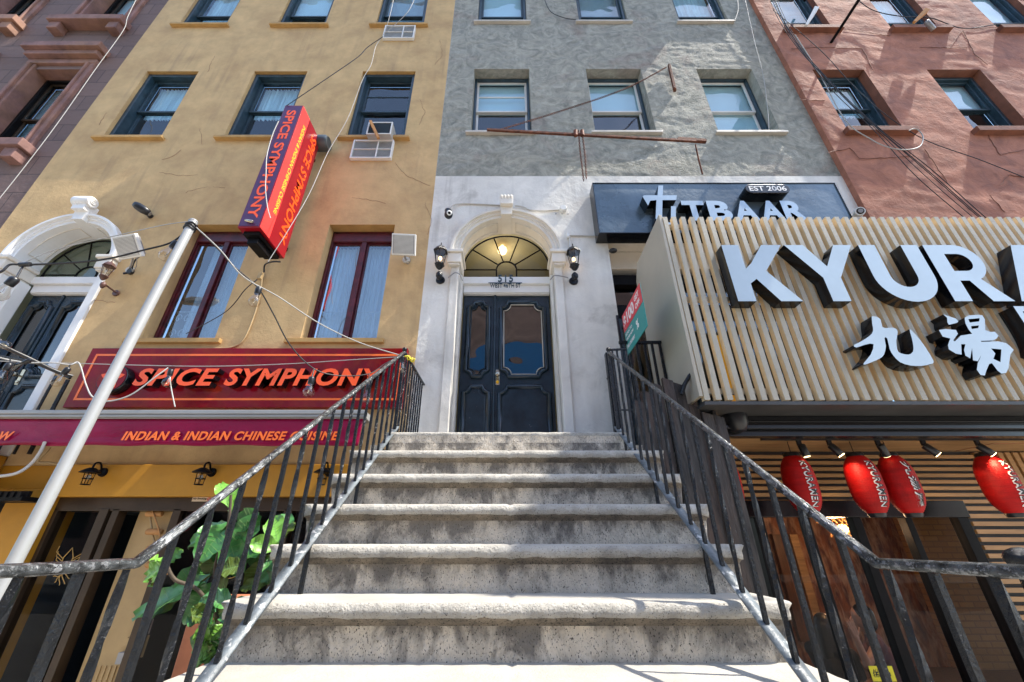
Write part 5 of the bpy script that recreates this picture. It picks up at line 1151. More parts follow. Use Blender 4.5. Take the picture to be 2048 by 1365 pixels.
c = at(521, 553, 4.2); m = MB(); m.cbox(c, .05, .05, .10); m.build('junction_box', conduit_y, t, bevel=.006)
cable([(528, 545, 4.18), (530, 530, 4.1), (545, 524, 3.9), (560, 524, 3.75)], .010, black_cable, 'flexible_lead', '', par=t)
t = thing('house_number', 'dark metal house number and street name fixed on the white door transom', 'number', at(1010, 565, 4.42))
A, B = at(996, 565, 4.44), at(1026, 551, 4.44); text('number_digits', '515', (A.x, 4.44, A.z), (1, 0, 0), (0, 0, 1), B.x - A.x, B.z - A.z, .012, [blue_frame, black_side], t, bold=.02, spacing=1.2)
A, B = at(980, 576, 4.44), at(1041, 568, 4.44); text('street_name', 'WEST 46TH ST', (A.x, 4.44, A.z), (1, 0, 0), (0, 0, 1), B.x - A.x, B.z - A.z, .012, [blue_frame, black_side], t, bold=.01)
A, B = at(977, 567, 4.44), at(1044, 566, 4.44); m = MB(); m.box(A.x, B.x, 4.43, 4.44, A.z - .002, A.z + .008); m.box(A.x + .1, A.x + .11, 4.44, 4.47, A.z, A.z + .008); m.build('mounting_bar', blue_frame, t)
# basement lamps
for i, (px, lab) in enumerate(((180, 'black barn lamp on the ochre fascia beside the white pole'), (404, 'black barn lamp in the middle of the ochre fascia'), (646, 'black barn lamp on the ochre fascia behind the stair railing'))):
    c = at(px, 948, 4.08); t = thing('barn_lamp', lab, 'wall lamp', c, 'barn lamps on the ochre fascia')
    m = MB(); m.lathe([(.028, .055), (.05, .04), (.085, .015), (.088, .008), (.05, .008)], c, (0, 0, 1), 20); m.build('shade', dark_frame, t)
    m = MB(); m.tube(catmull([c + Vector((0, 0, .05)), c + Vector((0, .01, .10)), c + Vector((0, .06, .11)), c + Vector((0, .10, .05)), (c.x + .01, YF - .06, c.z + .03)], 6), .009, 8); m.lathe([(.04, -.02), (.045, 0)], (c.x + .01, YF - .05, c.z + .03), (0, 1, 0), 16); m.build('arm', dark_frame, t)
    m = MB()
    for k in range(4): a = k * pi / 2 + .5; m.tube([(c.x + .04 * cos(a), c.y + .04 * sin(a), c.z + .01), (c.x + .034 * cos(a), c.y + .034 * sin(a), c.z - .10)], .0035, 5)
    for zz_, rr in ((-.045, .042), (-.10, .036)): m.tube([(c.x + rr * cos(k * pi / 8), c.y + rr * sin(k * pi / 8), c.z + zz_) for k in range(17)], .004, 5)
    m.build('cage', dark_frame, t); m = MB(); m.lathe([(.03, .008), (.032, -.05), (.03, -.095), (.005, -.10)], c, (0, 0, 1), 14); m.build('glass_jar', lamp_glass, t)
    m = MB(); m.ball(c + Vector((0, 0, -.03)), .02); m.build('bulb', conduit, t)
t = thing('no_smoking_sign', 'small white no smoking strip above the dark basement shop door', 'sign', at(404, 999, 4.28))
A, B = at(384, 1003.5, 4.28), at(426, 994, 4.28); MB().box(A.x, B.x, 4.272, 4.279, A.z, B.z).build('strip', mat('cream_sticker', (.75, .62, .45), .5), t)
text('lettering', 'No Smoking', (A.x + .008, 4.2715, A.z + .012), (1, 0, 0), (0, 0, 1), (B.x - A.x) * .70, (B.z - A.z) * .55, .001, [black_p], t, bold=.02, shear=.15)
m = MB(); cc = (B.x - .028, B.z / 2 + A.z / 2); m.tube([(cc[0] + .014 * cos(k * pi / 8), 4.270, cc[1] + .014 * sin(k * pi / 8)) for k in range(17)], .0025, 5); m.tube([(cc[0] - .01, 4.270, cc[1] - .01), (cc[0] + .01, 4.270, cc[1] + .01)], .002, 5); m.build('forbidden_mark', redp, t)

# ================================================================== rusty beam, chains, wires
t = thing('rusty_beam', 'long rusty steel bar propped across the grey facade below the middle windows', 'beam', at(1190, 268, 3.95))
A, B = at(974, 260, 3.95), at(1392, 283, 3.95); m = MB(); m.tube([A, B], .024, 4, smooth=False); m.build('bar', rust, t)
A2, B2 = at(1355, 279, 4.0), at(1412, 283, 4.0); m = MB(); m.tube([A2, B2], .035, 4, smooth=False); m.build('angle_iron', rust, t)
m = MB(); m.tube([at(1391, 290, 4.12), at(1397, 318, 4.12), at(1405, 349, 4.2)], .012, 6); m.build('stay_rod', rust, t)
def chain(P, name, label, r=.0042, L=.045, par=None):
    m = MB(); P = [Vector(p) for p in P]; tot = 0; seg = []
    for a, b_ in zip(P, P[1:]): seg.append((tot, (b_ - a).length, a, b_)); tot += (b_ - a).length
    n = int(tot / (L * .75))
    for i in range(n):
        s_ = i * L * .75
        for (t0, ln, a, b_) in seg:
            if t0 <= s_ <= t0 + ln + 1e-6:
                c = a.lerp(b_, (s_ - t0) / ln); d = (b_ - a).normalized(); break
        u = d.cross(Vector((0, 1, 0)) if i % 2 else Vector((.7, .1, .7))).normalized()
        m.tube([c + d * (L / 2) * cos(k * pi / 4) + u * (L * .28) * sin(k * pi / 4) for k in range(9)], r, 4, caps=False)
    return m.build(name, rust, par)
tag(chain(catmull([at(1000, 260, 3.95), at(1120, 223, 4.0), at(1250, 178, 4.08), at(1336, 133, 4.2)], 6), 'chain', ''), 'thin rusty chain stretched up across the grey facade to the wall strap', 'chain')
t = thing('hanging_chain', 'doubled rusty chain hanging from the steel bar in front of the grey wall', 'chain', at(1160, 262, 3.95))
chain([at(1157, 262, 3.95), at(1160, 300, 3.95), at(1168, 366, 3.97)], 'strand', '', par=t); chain([at(1164, 262, 3.93), at(1170, 310, 3.95), at(1173, 362, 3.97)], 'strand', '', par=t)
m = MB(); m.tube([at(1151, 262, 3.93), at(1151, 272, 3.93)], .03, 8); m.tube([at(1164, 262, 3.93), at(1165, 272, 3.93)], .03, 8); m.build('shackle', rust, t)
t = thing('wall_strap', 'rusty iron strap with a bolt on the grey wall between the second and third windows', 'strap', at(1345, 160, 4.22))
m = MB(); m.tube([at(1338, 130, 4.2), at(1350, 182, 4.22)], .030, 4, smooth=False); m.build('plate', rust, t, bevel=.003); m = MB(); m.ball(at(1349, 178, 4.18), .03); m.build('bolt', rust, t)
G_ = 'black cables strung in a slanting bundle across the red facade'
for i, (o1, o2) in enumerate(((0, 0), (5, 3), (-5, 9), (3, -22), (9, -9))):
    cable([(1534 + o1, -30, 3.7), (1560 + o1, 35, 3.75), (1600 + o1 * .6, 98, 3.8), (1665 + o1 * .5 + o2 * .2, 172 - o2 * .3, 3.85), (1760 + o2 * .5, 262, 3.9), (1850 + o2, 340 - o2 * .4, 3.95), (1950 + o2 * 1.4, 428, 4.0), (1990 + o2 * 1.4, 460, 4.02)], .0055 if i < 4 else .0045, black_cable, 'slanting_cable', 'thin black cable in the slanting bundle across the red facade', 'cable', G_)
cable([(1590, 70, 3.8), (1640, 150, 3.85), (1690, 240, 3.9), (1740, 278, 3.9), (1780, 296, 3.9), (1815, 300, 3.9), (1840, 293, 3.9), (1846, 275, 3.9), (1838, 262, 3.9), (1828, 258, 3.9), (1818, 262, 3.92)], .008, white_cable, 'looped_cable', 'pale cable ending in a round loop beside the red house window sill', 'cable')
cable([(1695, -20, 4.05), (1740, 18, 4.08), (1800, 33, 4.05), (1860, 36, 4.05), (1925, 57, 4.1), (1990, 50, 4.1), (2060, 47, 4.1)], .008, black_cable, 'loose_cable', 'black cable running along the top window sills of the red house', 'cable')
cable([(1546, 20, 4.0), (1640, 100, 4.05), (1700, 165, 4.08), (1765, 225, 4.08), (1850, 280, 4.1), (1960, 320, 4.1), (2060, 360, 4.1)], .006, black_cable, 'loose_cable', 'single thin black cable sagging across the red facade right of the bundle', 'cable')
cable([(1488, -10, 4.15), (1508, 80, 4.2), (1526, 150, 4.22), (1535, 215, 4.22), (1538, 265, 4.22)], .0055, white_cable, 'drop_cable', 'pale cable running down beside the third grey facade window', 'cable')
cable([(1474, -10, 4.2), (1476, 20, 4.22), (1470, 40, 4.22)], .007, white_cable, 'drop_cable', 'short pale cable stub at the top right window of the grey house', 'cable')
cable([(1086, -10, 4.2), (1100, 22, 4.22), (1128, 36, 4.22), (1156, 40, 4.22)], .007, black_cable, 'drop_cable', 'black cable on the grey wall between the two top windows', 'cable')
cable([(791, -20, 3.5), (780, 30, 3.55), (768, 68, 3.6), (752, 92, 3.62), (742, 130, 3.65), (725, 160, 3.66), (702, 222, 3.68), (686, 255, 3.68), (656, 305, 3.66), (620, 385, 3.6), (580, 455, 3.5), (536, 524, 3.45)], .0042, white_cable, 'sign_cable', 'long white cable drooping past the right side of the projecting sign', 'cable')
cable([(836, -20, 3.5), (815, 25, 3.55), (768, 68, 3.6)], .005, white_cable, 'sign_cable', 'short white cable joining the long white one near the top edge', 'cable')
cable([(766, 74, 3.6), (735, 95, 3.6), (715, 115, 3.6), (650, 160, 3.55), (573, 212, 3.5)], .006, black_cable, 'sign_cable', 'black cable reaching the top of the projecting sign', 'cable')
cable([(557, 243, 3.49), (545, 270, 3.48), (534, 310, 3.48), (532, 345, 3.48), (531, 380, 3.48), (535, 415, 3.48), (541, 437, 3.50)], .006, white_cable, 'sign_lead', 'white lead hanging down the purple face of the projecting sign', 'cable')
c = at(500, 443, 3.49); m = MB(); m.lathe([(.016, -.04), (.02, -.03), (.02, .03), (.012, .04)], c, (1, 0, -.25), 10); m.ball(c + Vector((-.05, 0, .012)), .016); tag(m.build('clamp_bulb', chrome, None), 'tiny metal fitting on the lower corner of the purple sign face', 'fitting')
cable([(272, 0, 3.9), (255, 35, 3.9), (246, 62, 3.9), (190, 140, 3.9), (120, 240, 3.9), (60, 320, 3.9), (0, 396, 3.9), (-20, 420, 3.9)], .005, white_cable, 'facade_cable', 'white cable slanting down the dark brownstone front', 'cable')
cable([(1042, 505, 4.24)] + [(1042, 506, 4.24)], .001, white_cable, 'x', 'x') if False else None

# ================================================================== pole and string lights
t = thing('white_pole', 'slim white metal pole leaning left in front of the ochre restaurant', 'pole', (-1.9, 1.75, GZ))
PT = at(386, 445, 2.05); PB = at(30, 1122, 1.80); d = (PB - PT).normalized(); foot = PT + d * ((GZ - PT.z) / d.z)
m = MB(); m.tube([PT.lerp(foot, i / 20) for i in range(21)], .0255, 28); m.build('tube', steel, t)
m = MB(); m.lathe([(.0265, 0), (.028, .004), (.024, .014), (.01, .020)], PT, -d, 24); m.build('cap', steel, t)
m = MB()
for k in range(3): q = PT + d * (.03 + .018 * k); m.tube([q + Vector((.030 * cos(a * pi / 8), .030 * sin(a * pi / 8), .006 * sin(a + k))) for a in range(17)], .006, 5)
m.build('cable_wrap', black_cable, t)
def bulb(px, py, Y, par, s=1.0, hang=None, tilt=(0, 0, 1)):
    c = at(px, py, Y); ax = Vector(tilt).normalized(); b0 = Vector(c); s = s * 1.3
    m = MB(); m.lathe([(.012 * s, .0), (.015 * s, .004), (.016 * s, .045), (.013 * s, .055), (.006 * s, .06)], b0 + ax * .012, ax, 14)
    so_ = m.build('bulb_socket', black_plastic, par)
    m = MB(); m.lathe([(.013 * s, .012), (.014 * s, -.002), (.028 * s, -.035), (.030 * s, -.052), (.022 * s, -.076), (.008 * s, -.086), (.001, -.087)], b0, ax, 18, caps=False); gl = m.build('light_bulb', bulb_glass, par)
    m = MB(); m.tube([b0 + ax * -.01, b0 + ax * -.03 + Vector((.008, 0, 0)), b0 + ax * -.055 + Vector((-.006, 0, 0)), b0 + ax * -.06 + Vector((.006, 0, 0)), b0 + ax * -.03 + Vector((-.006, 0, 0))], .0016, 4); m.build('filament', chrome, gl)
    if hang: m = MB(); m.tube(catmull([b0 + ax * .07, Vector(at(*hang))], 4), .005, 6); m.build('bulb_lead', black_cable, par)
s1 = thing('string_lights', 'string of clear bulbs on black cable from the pole top to the left edge', 'string lights', at(200, 500, 2.0))
cable([(-60, 570, 1.9), (0, 545, 1.92), (20, 530, 1.93), (50, 530, 1.95), (130, 527, 1.98), (210, 519, 2.0), (290, 500, 2.03), (345, 484, 2.04), (383, 452, 2.05)], .0062, black_cable, 'cable', '', par=s1)
bulb(12, 575, 1.92, s1, 1.15, (46, 533, 1.95), (.35, 0, 1)); bulb(341, 500, 2.03, s1, 1.0, (347, 484, 2.04), (.25, 0, 1))
m = MB(); c = at(50, 530, 1.95); m.tube([c + Vector((-.03, 0, 0)), c + Vector((.03, 0, .004))], .014, 8); m.build('cable_joint', black_cable, s1)
s2_ = thing('string_lights', 'string of clear bulbs looping from the pole top down to the left railing corner', 'string lights', at(600, 700, 2.6))
cable([(388, 452, 2.05), (430, 492, 2.15), (470, 535, 2.25), (515, 575, 2.35), (545, 625, 2.5), (580, 690, 2.65), (628, 738, 2.8), (680, 752, 2.95), (738, 748, 3.1), (770, 728, 3.2), (806, 708, 3.28)], .0046, black_cable, 'cable', '', par=s2_)
cable([(392, 455, 2.05), (440, 500, 2.13), (480, 548, 2.23), (515, 572, 2.34)], .004, white_cable, 'support_wire', '', par=s2_)
bulb(513, 592, 2.33, s2_, 1.0, (516, 576, 2.35)); bulb(620, 772, 2.78, s2_, 1.1, (628, 738, 2.8)); bulb(735, 785, 3.0, s2_, 1.0, (738, 748, 3.1)); bulb(804, 728, 3.24, s2_, 1.0, (806, 708, 3.28))
s3 = thing('string_lights', 'tangled string of clear bulbs across the maroon sign board and left door', 'string lights', at(200, 740, 3.0))
cable([(-60, 700, 2.6), (0, 716, 2.65), (28, 722, 2.7), (60, 726, 2.75), (105, 726, 2.8), (140, 730, 2.85), (158, 727, 2.88), (172, 770, 2.9), (186, 795, 2.9), (215, 803, 2.95), (262, 790, 3.0), (310, 755, 3.05), (336, 736, 3.1)], .0055, white_cable, 'cable', '', par=s3)
cable([(338, 740, 3.1), (342, 775, 3.1), (350, 814, 3.1)], .0045, white_cable, 'loose_end', '', par=s3)
bulb(124, 752, 2.83, s3, 1.0, (140, 730, 2.85), (.3, 0, 1)); bulb(8, 745, 2.66, s3, 1.0, (20, 720, 2.68), (.1, 0, 1)); bulb(338, 755, 3.08, s3, 1.0, (338, 738, 3.1), (-.1, 0, 1)); bulb(42, 728, 2.72, s3, .8, (60, 726, 2.75), (.9, 0, .5)); bulb(3, 685, 2.6, s3, .8, (-20, 700, 2.6), (-.9, 0, .5))
cable([(-20, 722, 3.3), (140, 727, 3.3), (390, 733, 3.3), (560, 729, 3.3), (690, 721, 3.3), (800, 714, 3.3)], .0035, white_cable, 'guy_wire', 'thin taut white wire crossing the maroon sign board to the railing corner', 'wire')
cable([(512, 570, 2.4), (560, 596, 2.6), (640, 648, 2.85), (720, 686, 3.1), (800, 711, 3.28)], .0045, white_cable, 'guy_wire', 'thin white wire sloping past the right maroon window to the railing corner', 'wire')
cable([(45, 528, 1.95), (110, 500, 1.97), (240, 470, 2.0), (330, 450, 2.03), (384, 443, 2.05)], .003, white_cable, 'guy_wire', 'thin wire arching over the left arched door to the pole top', 'wire')
cable([(-20, 678, 2.9), (0, 690, 2.95), (60, 718, 3.1), (110, 742, 3.25), (145, 753, 3.35)], .016, black_cable, 'bracket_arm', 'thick black rod reaching in from the left in front of the ochre wall', 'rod')
cable([(514, 560, 2.38), (490, 580, 3.2), (450, 625, 3.8), (372, 668, 4.2)], .005, black_cable, 'thin_lead', 'thin black lead drooping across the left maroon window', 'cable')
m = MB(); c = at(812, 712, 3.24); m.tube(catmull([c + Vector((.02 * cos(k * 1.7) + k * .006, .02 * sin(k * 2.1), -.004 * k + .015 * sin(k * 2.9))) for k in range(14)], 3), .006, 5); tag(m.build('twine_knot', rope_y, None), 'yellow twine knotted round the top corner of the left railing', 'twine')

# railing of the neighbouring stoop at the far left
t = thing('door_railing', 'short dark railing in front of the far left panelled door', 'railing', (-6, 3.8, .8))
for i, (px, py) in enumerate(((112, 752), (136, 760), (28, 740), (-20, 730))):
    P = at(px, py, 4.14); MB().tube([(P.x, 4.14, P.z), (P.x, 4.14, .79)], .014 + (.006 if i == 1 else 0), 6).build('bar', iron, t)
MB().tube([at(-80, 700, 4.14), at(60, 722, 4.14), at(140, 757, 4.14)], .014, 6).build('top_rail', iron, t)
MB().box(-7, -5.15, 3.45, YF - .01, .48, .785).build('door_landing', yellow_dk, yb, bevel=.02)
cable([(90, 884, 3.9), (80, 905, 3.9), (60, 930, 3.9), (30, 948, 3.85), (-20, 955, 3.8)], .014, conduit, 'drain_hose', 'pale curved pipe under the left end of the awning', 'pipe')
cable([(100, 895, 4.1), (92, 905, 4.1), (75, 924, 4.1), (100, 926, 4.15), (120, 930, 4.18)], .012, conduit_y, 'drain_pipe', 'short ochre pipe elbow beside the white pole', 'pipe')
t = thing('black_canopy', 'small black metal canopy at the lower left edge beside the ochre pier', 'canopy', at(20, 988, 4.1)); A = at(52, 1003, 4.0); B = at(52, 985, 4.0)
m = MB(); m.box(-7.5, A.x, 3.95, 4.2, A.z, A.z + .04); m.box(-7.5, A.x, 3.99, 4.02, A.z + .04, B.z + .01)
for k in range(12): m.box(A.x - .05 - k * .06, A.x - .02 - k * .06, 3.94, 3.955, A.z + .03, B.z)
m.build('canopy_frame', dark_frame, t)

# ================================================================== basement details
t = thing('intercom_panel', 'beige wall panel with intercom and small metal boxes, seen between the railing bars', 'intercom', at(300, 1280, 4.4))
Yw = 4.425
def pl(px0, py0, px1, py1, ma, nm, th=.02):
    A, B = at(px0, py1, Yw), at(px1, py0, Yw); return MB().box(A.x, B.x, Yw - th, Yw + .004, A.z, B.z).build(nm, ma, t, bevel=.004)
pl(270, 1238, 308, 1268, mat('faded_notice', (.60, .45, .38), .6, var=.2, scale=25), 'notice', .006); pl(262, 1270, 300, 1315, meter_m, 'cover_plate', .012); pl(240, 1302, 262, 1326, greymetal, 'metal_box', .06)
c = at(258, 1283, Yw - .01); m = MB(); m.lathe([(.03, -.03), (.035, 0)], c, (0, 1, 0), 16); m.build('knob', meter_m, t)
t = thing('gas_pipes', 'beige painted pipes with round handles on the vestibule wall', 'pipes', at(310, 1060, 4.35))
for py in (1028, 1064, 1098, 1130): A, B = at(293, py, 4.36), at(325, py, 4.36); m = MB(); m.lathe([(.02, 0), (.028, .01), (.028, (B - A).length - .01), (.02, (B - A).length)], A, (B - A), 12); m.build('pipe_stub', cane, t)
m = MB(); m.tube([at(305, 1022, 4.33), at(318, 1060, 4.33), at(325, 1100, 4.33), at(335, 1150, 4.33)], .007, 6); m.build('riser', cane, t)
m = MB(); m.tube([at(300, 1030, 4.38), at(304, 1065, 4.38), at(315, 1110, 4.38), at(320, 1150, 4.38)], .009, 6); m.build('riser', conduit_y, t)
t = thing('green_umbrella_sign', 'dark green and red shapes behind the glass of the ochre restaurant', 'sign', at(350, 1045, 5.2))
A, B = at(325, 1068, 5.2), at(362, 1036, 5.2); MB().box(A.x, B.x, 5.2, 5.22, A.z, B.z).build('green_board', teal_p, t, bevel=.01); m = MB(); m.ball(at(368, 1052, 5.15), .07); m.build('red_shade', redp, t)
# sticker and gold ornament on the door glass
t = thing('door_sticker', 'small pale blue push sticker on the dark glass door', 'sticker', at(160, 1186, 4.32)); A, B = at(155, 1202, 4.325), at(166, 1170, 4.325)
MB().box(A.x, A.x + .05, 4.322, 4.326, A.z, B.z).build('sheet', bluep, t); MB().box(A.x + .010, A.x + .040, 4.320, 4.3215, A.z + .05, B.z - .02).build('white_strip', white_p, t)
t = thing('gold_ornament', 'gold printed scroll ornament on the dark glass door', 'ornament', at(130, 1120, 4.32)); c = at(125, 1148, 4.322); m = MB()
for k in range(10):
    a = radians(-160 + k * 35.5); L_ = .085; p = [(c.x + cos(a) * q * L_ + sin(a) * .015 * sin(q * 5), 4.322, c.z + sin(a) * q * L_ * 1.1 + cos(a) * .012 * sin(q * 5)) for q in [i / 8 for i in range(9)]]; m.tube(p, .0035, 4)
m.build('rosette', gold, t); m = MB(); c = at(137, 1115, 4.322)
m.tube([(c.x - .04, 4.322, c.z - .09), (c.x - .045, 4.322, c.z), (c.x, 4.322, c.z + .08), (c.x + .045, 4.322, c.z), (c.x + .04, 4.322, c.z - .09)], .004, 4)
for s in (-1, 1):
    for k in range(4): m.tube([(c.x + s * .05, 4.322, c.z - .07 + k * .02), (c.x + s * (.09 + .015 * k), 4.322, c.z - .06 + k * .035), (c.x + s * (.10 + .01 * k), 4.322, c.z - .04 + k * .045)], .0035, 4)
m.build('crest', gold, t)
t = thing('gold_ornament', 'gold scroll ornament on the dark window glass, peeking between the fig leaves', 'ornament', at(475, 1140, 4.32)); c = at(475, 1140, 4.322); m = MB()
for k in range(7): a = radians(60 + k * 25); m.tube([(c.x + q * .10 * cos(a) + .02 * sin(q * 8 + k), 4.322, c.z + q * .13 * sin(a) - .03 + .01 * cos(q * 8)) for q in [i / 10 for i in range(11)]], .0035, 4)
m.build('scrolls', gold, t)
# cane chair seen through the glass
t = thing('cane_chair', 'woven cane chair back behind the glass at the bottom left corner', 'chair', at(25, 1360, 4.8))
A, B = at(-30, 1420, 4.8), at(52, 1328, 4.8); m = MB(); frame(m, A.x, B.x, A.z, B.z, 4.79, 4.82, .022); m.build('back_frame', dark_frame, t, bevel=.005)
m = MB()
for k in range(int((B.x - A.x - .04) / .016)): m.box(A.x + .022 + k * .016, A.x + .031 + k * .016, 4.802, 4.806, A.z + .02, B.z - .02)
for k in range(int((B.z - A.z - .04) / .016)): m.box(A.x + .02, B.x - .02, 4.800, 4.808, A.z + .022 + k * .016, A.z + .031 + k * .016)
m.build('woven_back', cane, t)
MB().box(A.x, B.x, 4.4, 4.8, GZ + .43, GZ + .47).build('seat', cane, t, bevel=.01)
for x in (A.x + .02, B.x - .02):
    for y in (4.44, 4.80): MB().tube([(x, y, GZ), (x, y, GZ + (.43 if y < 4.6 else A.z - GZ + .02))], .014, 8).build('leg', dark_frame, t)

# ================================================================== fiddle leaf fig beside the steps
def leaf(mb, base, d, up, L, W, mi=0, curl=.25):
    d = Vector(d).normalized(); s = d.cross(Vector(up)).normalized(); u = s.cross(d).normalized(); n = 10; rows = []
    for i in range(n + 1):
        q = i / n; w_ = W * (sin(pi * min(1, q * .93 + .03)) ** .7) * (.62 + .55 * q) * .5; c = Vector(base) + d * L * q - u * L * curl * q * q
        wob = .012 * sin(q * 17 + base[0] * 30); rows.append([c - s * w_ + u * (w_ * .35 + wob), c - s * w_ * .5 + u * (w_ * .10 - wob * .5), c, c + s * w_ * .5 + u * (w_ * .10 + wob * .5), c + s * w_ + u * (w_ * .35 - wob)])
    vs = [p for r in rows for p in r]; mb.add(vs, [(i * 5 + j, i * 5 + j + 1, (i + 1) * 5 + j + 1, (i + 1) * 5 + j) for i in range(n) for j in range(4)], mi, True)
    mid = [r[2] - u * .002 for r in rows]; mb.tube(mid, .0028, 5, mi=3)
    for i in range(2, n - 1):
        for k in (0, 4): mb.tube([rows[i][2], rows[min(n, i + 1)][k] * .96 + rows[min(n, i + 1)][2] * .04], .0009, 3, mi=3)
FM = [leaf_m, leaf_l, leaf_o, mat('leaf_vein', (.14, .27, .07), .5)]
def px_leaf(parent, p0, p1, Y0, Y1, W, mi, up=(0, -1, .3), curl=.10, nm='leaf'):
    a, b_ = at(*p0, Y0), at(*p1, Y1); mb = MB(); leaf(mb, a, b_ - a, up, (b_ - a).length, W, mi, curl); mb.build(nm, FM, parent)
pt = thing('fiddle_leaf_fig', 'potted fiddle leaf fig with big glossy leaves behind the left stair railing', 'plant', (-1.5, 2.3, GZ))
BX = at(470, 1240, 2.3)
stem1 = catmull([(BX.x, 2.32, GZ + .35), (BX.x - .02, 2.3, -1.0), (BX.x + .0, 2.3, -.55), at(430, 1150, 2.28), at(455, 1060, 2.25), at(462, 990, 2.22)], 6)
m = MB(); m.tube(stem1, .014, 8, rs=[lerp(.017, .006, i / (len(stem1) - 1)) for i in range(len(stem1))]); st2 = catmull([stem1[14], at(545, 1195, 2.4), at(560, 1090, 2.42), at(550, 1040, 2.42)], 5); m.tube(st2, .009, 7); st3 = catmull([stem1[15], at(395, 1180, 2.2), at(350, 1160, 2.15), at(333, 1130, 2.12)], 5); m.tube(st3, .008, 7)
m.build('stem', bark, pt)
LV = [((458, 1015), (440, 962), .10, 1), ((462, 1030), (478, 975), .08, 1), ((457, 1045), (395, 1120), .17, 0), ((460, 1050), (378, 1090), .16, 0), ((452, 1060), (480, 1150), .16, 0), ((470, 1060), (512, 1025), .15, 0), ((466, 1100), (515, 1030), .15, 0),
      ((430, 1125), (470, 1045), .17, 0), ((420, 1150), (300, 1230), .15, 0), ((410, 1165), (262, 1232), .15, 0), ((425, 1140), (350, 1180), .18, 0), ((430, 1165), (360, 1245), .16, 0), ((440, 1170), (390, 1240), .16, 0), ((450, 1150), (430, 1240), .14, 2),
      ((333, 1135), (300, 1165), .12, 1), ((335, 1128), (362, 1098), .10, 1), ((330, 1130), (290, 1155), .12, 1), ((338, 1132), (300, 1120), .10, 1), ((555, 1085), (570, 1025), .15, 0), ((548, 1090), (590, 1045), .11, 2), ((556, 1090), (545, 1028), .13, 1),
      ((545, 1085), (480, 1120), .13, 0), ((540, 1110), (500, 1180), .15, 2), ((560, 1095), (500, 1085), .11, 1), ((535, 1120), (545, 1165), .13, 0), ((480, 1180), (560, 1150), .12, 2), ((470, 1200), (400, 1205), .14, 0), ((465, 1205), (515, 1225), .13, 0), ((450, 1190), (465, 1260), .14, 2),
      ((445, 1240), (375, 1310), .16, 0), ((450, 1250), (410, 1335), .15, 0), ((455, 1270), (365, 1345), .14, 0), ((430, 1075), (400, 1060), .12, 0), ((440, 1100), (415, 1150), .14, 2), ((490, 1130), (440, 1140), .12, 2), ((500, 1085), (530, 1150), .13, 0)]
for i, (p0, p1, W_, mi) in enumerate(LV):
    random.seed(i + 5); Y0 = 2.28 + random.uniform(-.05, .08); px_leaf(pt, p0, p1, Y0, Y0 + random.uniform(-.10, .08), W_ * .86, mi, (random.uniform(-.4, .4), -1, random.uniform(.1, .9)), random.uniform(.0, .18))
m = MB(); m.lathe([(.13, 0), (.17, .30), (.185, .30), (.185, .35), (.165, .35)], (BX.x, 2.32, GZ), (0, 0, 1), 28); m.build('pot', terracotta, pt); m = MB(); m.lathe([(.16, .33), (.16, .335)], (BX.x, 2.32, GZ), (0, 0, 1), 20); m.build('soil', bark, pt)
p2 = thing('small_leafy_plant', 'low bright green leafy plant at the foot of the fig, beside the steps', 'plant', (-1.35, 2.0, GZ))
for i in range(15):
    random.seed(i * 3 + 1); a0 = (random.uniform(405, 440), random.uniform(1215, 1330)); ang = random.uniform(0, 6.28); l_ = random.uniform(22, 42); px_leaf(p2, a0, (a0[0] + l_ * cos(ang), a0[1] + l_ * sin(ang)), 2.02, 2.0 + random.uniform(-.05, .05), .065, random.choice((0, 1, 1, 2)), (random.uniform(-.4, .4), -1, .3))
stp = catmull([(-1.36, 2.05, GZ + .2), at(430, 1365, 2.03), at(420, 1270, 2.03), at(425, 1215, 2.03)], 5); m = MB(); m.tube(stp, .006, 6); m.build('stem', leaf_m, p2)
m = MB(); m.lathe([(.10, 0), (.13, .2), (.12, .22)], (-1.36, 2.05, GZ), (0, 0, 1), 20); m.build('pot', terracotta, p2)
P = at(480, 1215, 2.75); m = MB(); m.box(P.x - .25, P.x + .35, 2.7, 2.9, P.z - .5, P.z + .05); tag(m.build('planter_box', terracotta, None, bevel=.01), 'reddish planter box half hidden behind the fig leaves', 'planter')

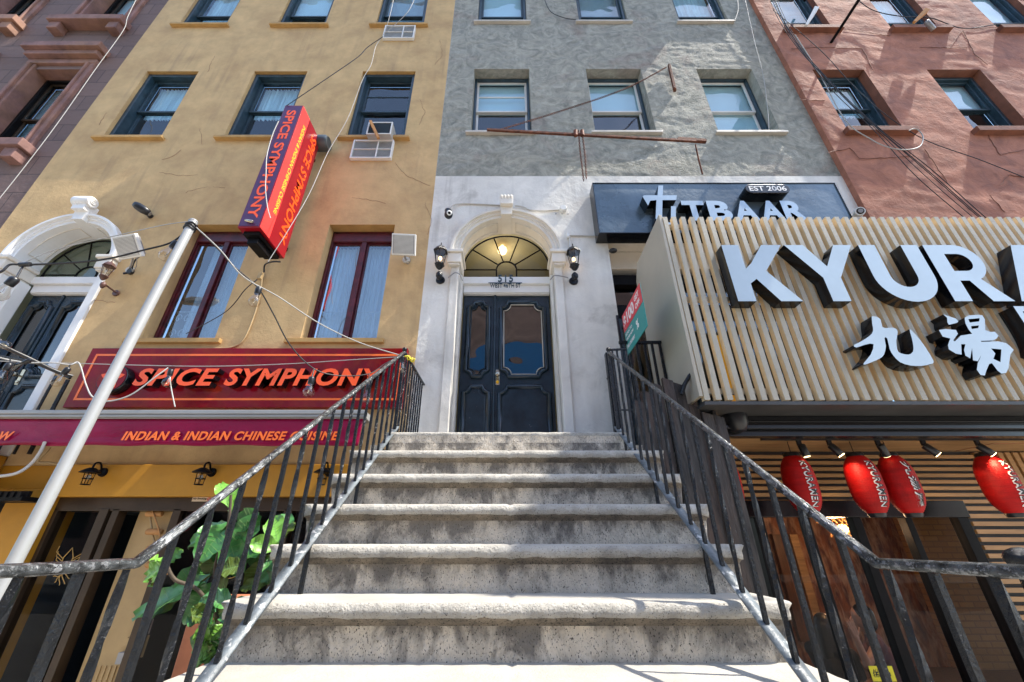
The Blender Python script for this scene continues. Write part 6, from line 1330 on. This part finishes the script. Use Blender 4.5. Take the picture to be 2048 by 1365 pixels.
# ================================================================== knob post at the right edge
t = thing('ball_post', 'dark metal post with a rounded ball cap at the right edge of the photo', 'post', (1.45, 1.35, GZ)); P = at(2048, 1118, 1.32)
m = MB(); m.ball(P, .036, sc=(1.2, 1.2, .85)); m.build('ball_cap', iron, t); m = MB(); m.tube([(P.x, P.y, GZ), (P.x, P.y, P.z - .02)], .03, 16); m.build('shaft', iron, t)

# ================================================================== above the frame: unseen board added to shade the steps; street trees opposite
t = thing('shade_board', 'unseen dark board added high above the slatted sign to shade the steps', 'sign', (6.0, 2.7, 8.2))
MB().box(6.02, 6.06, 1.25, 2.75, 8.10, 10.0).build('board', dark_frame, t)
for z in (8.3, 9.8): MB().tube([(6.04, 2.74, z), (6.04, YR, z)], .025, 8).build('bracket', dark_frame, t)
def tree(x, y, h, r, seed, label):
    rnd = random.Random(seed); t = thing('street_tree', label, 'tree', (x, y, GZ), 'street trees across the road')
    m = MB(); m.tube([(x, y, GZ), (x + .1, y, GZ + h * .3), (x, y + .1, GZ + h * .6)], .15, 10, rs=[.18, .14, .08])
    for k in range(7): a = k * .9; m.tube([(x, y, GZ + h * (.35 + .04 * k)), (x + r * .6 * cos(a), y + r * .6 * sin(a), GZ + h * (.6 + .05 * k))], .05, 6, rs=[.06, .02])
    m.build('trunk', bark, t); m = MB(); cl = [Vector((rnd.gauss(0, r * .45), rnd.gauss(0, r * .45), rnd.gauss(0, h * .16))) for _ in range(26)]
    for c in cl:
        for _ in range(120):
            p = Vector((x, y, GZ + h * .68)) + c + Vector((rnd.gauss(0, r * .2), rnd.gauss(0, r * .2), rnd.gauss(0, r * .18))); a = Vector((rnd.gauss(0, 1), rnd.gauss(0, 1), rnd.gauss(0, 1))).normalized() * .13; b_ = a.orthogonal().normalized() * .07; m.add([p - a, p + b_, p + a, p - b_], [(0, 1, 2, 3)])
    m.build('crown', tree_leaf, t)
tree(-13.5, -8, 8.0, 2.4, 3, 'leafy tree across the street, mirrored in the far left door glass'); tree(-6, -8.5, 6.5, 2.0, 4, 'smaller leafy tree across the street, mirrored at the foot of the maroon windows')
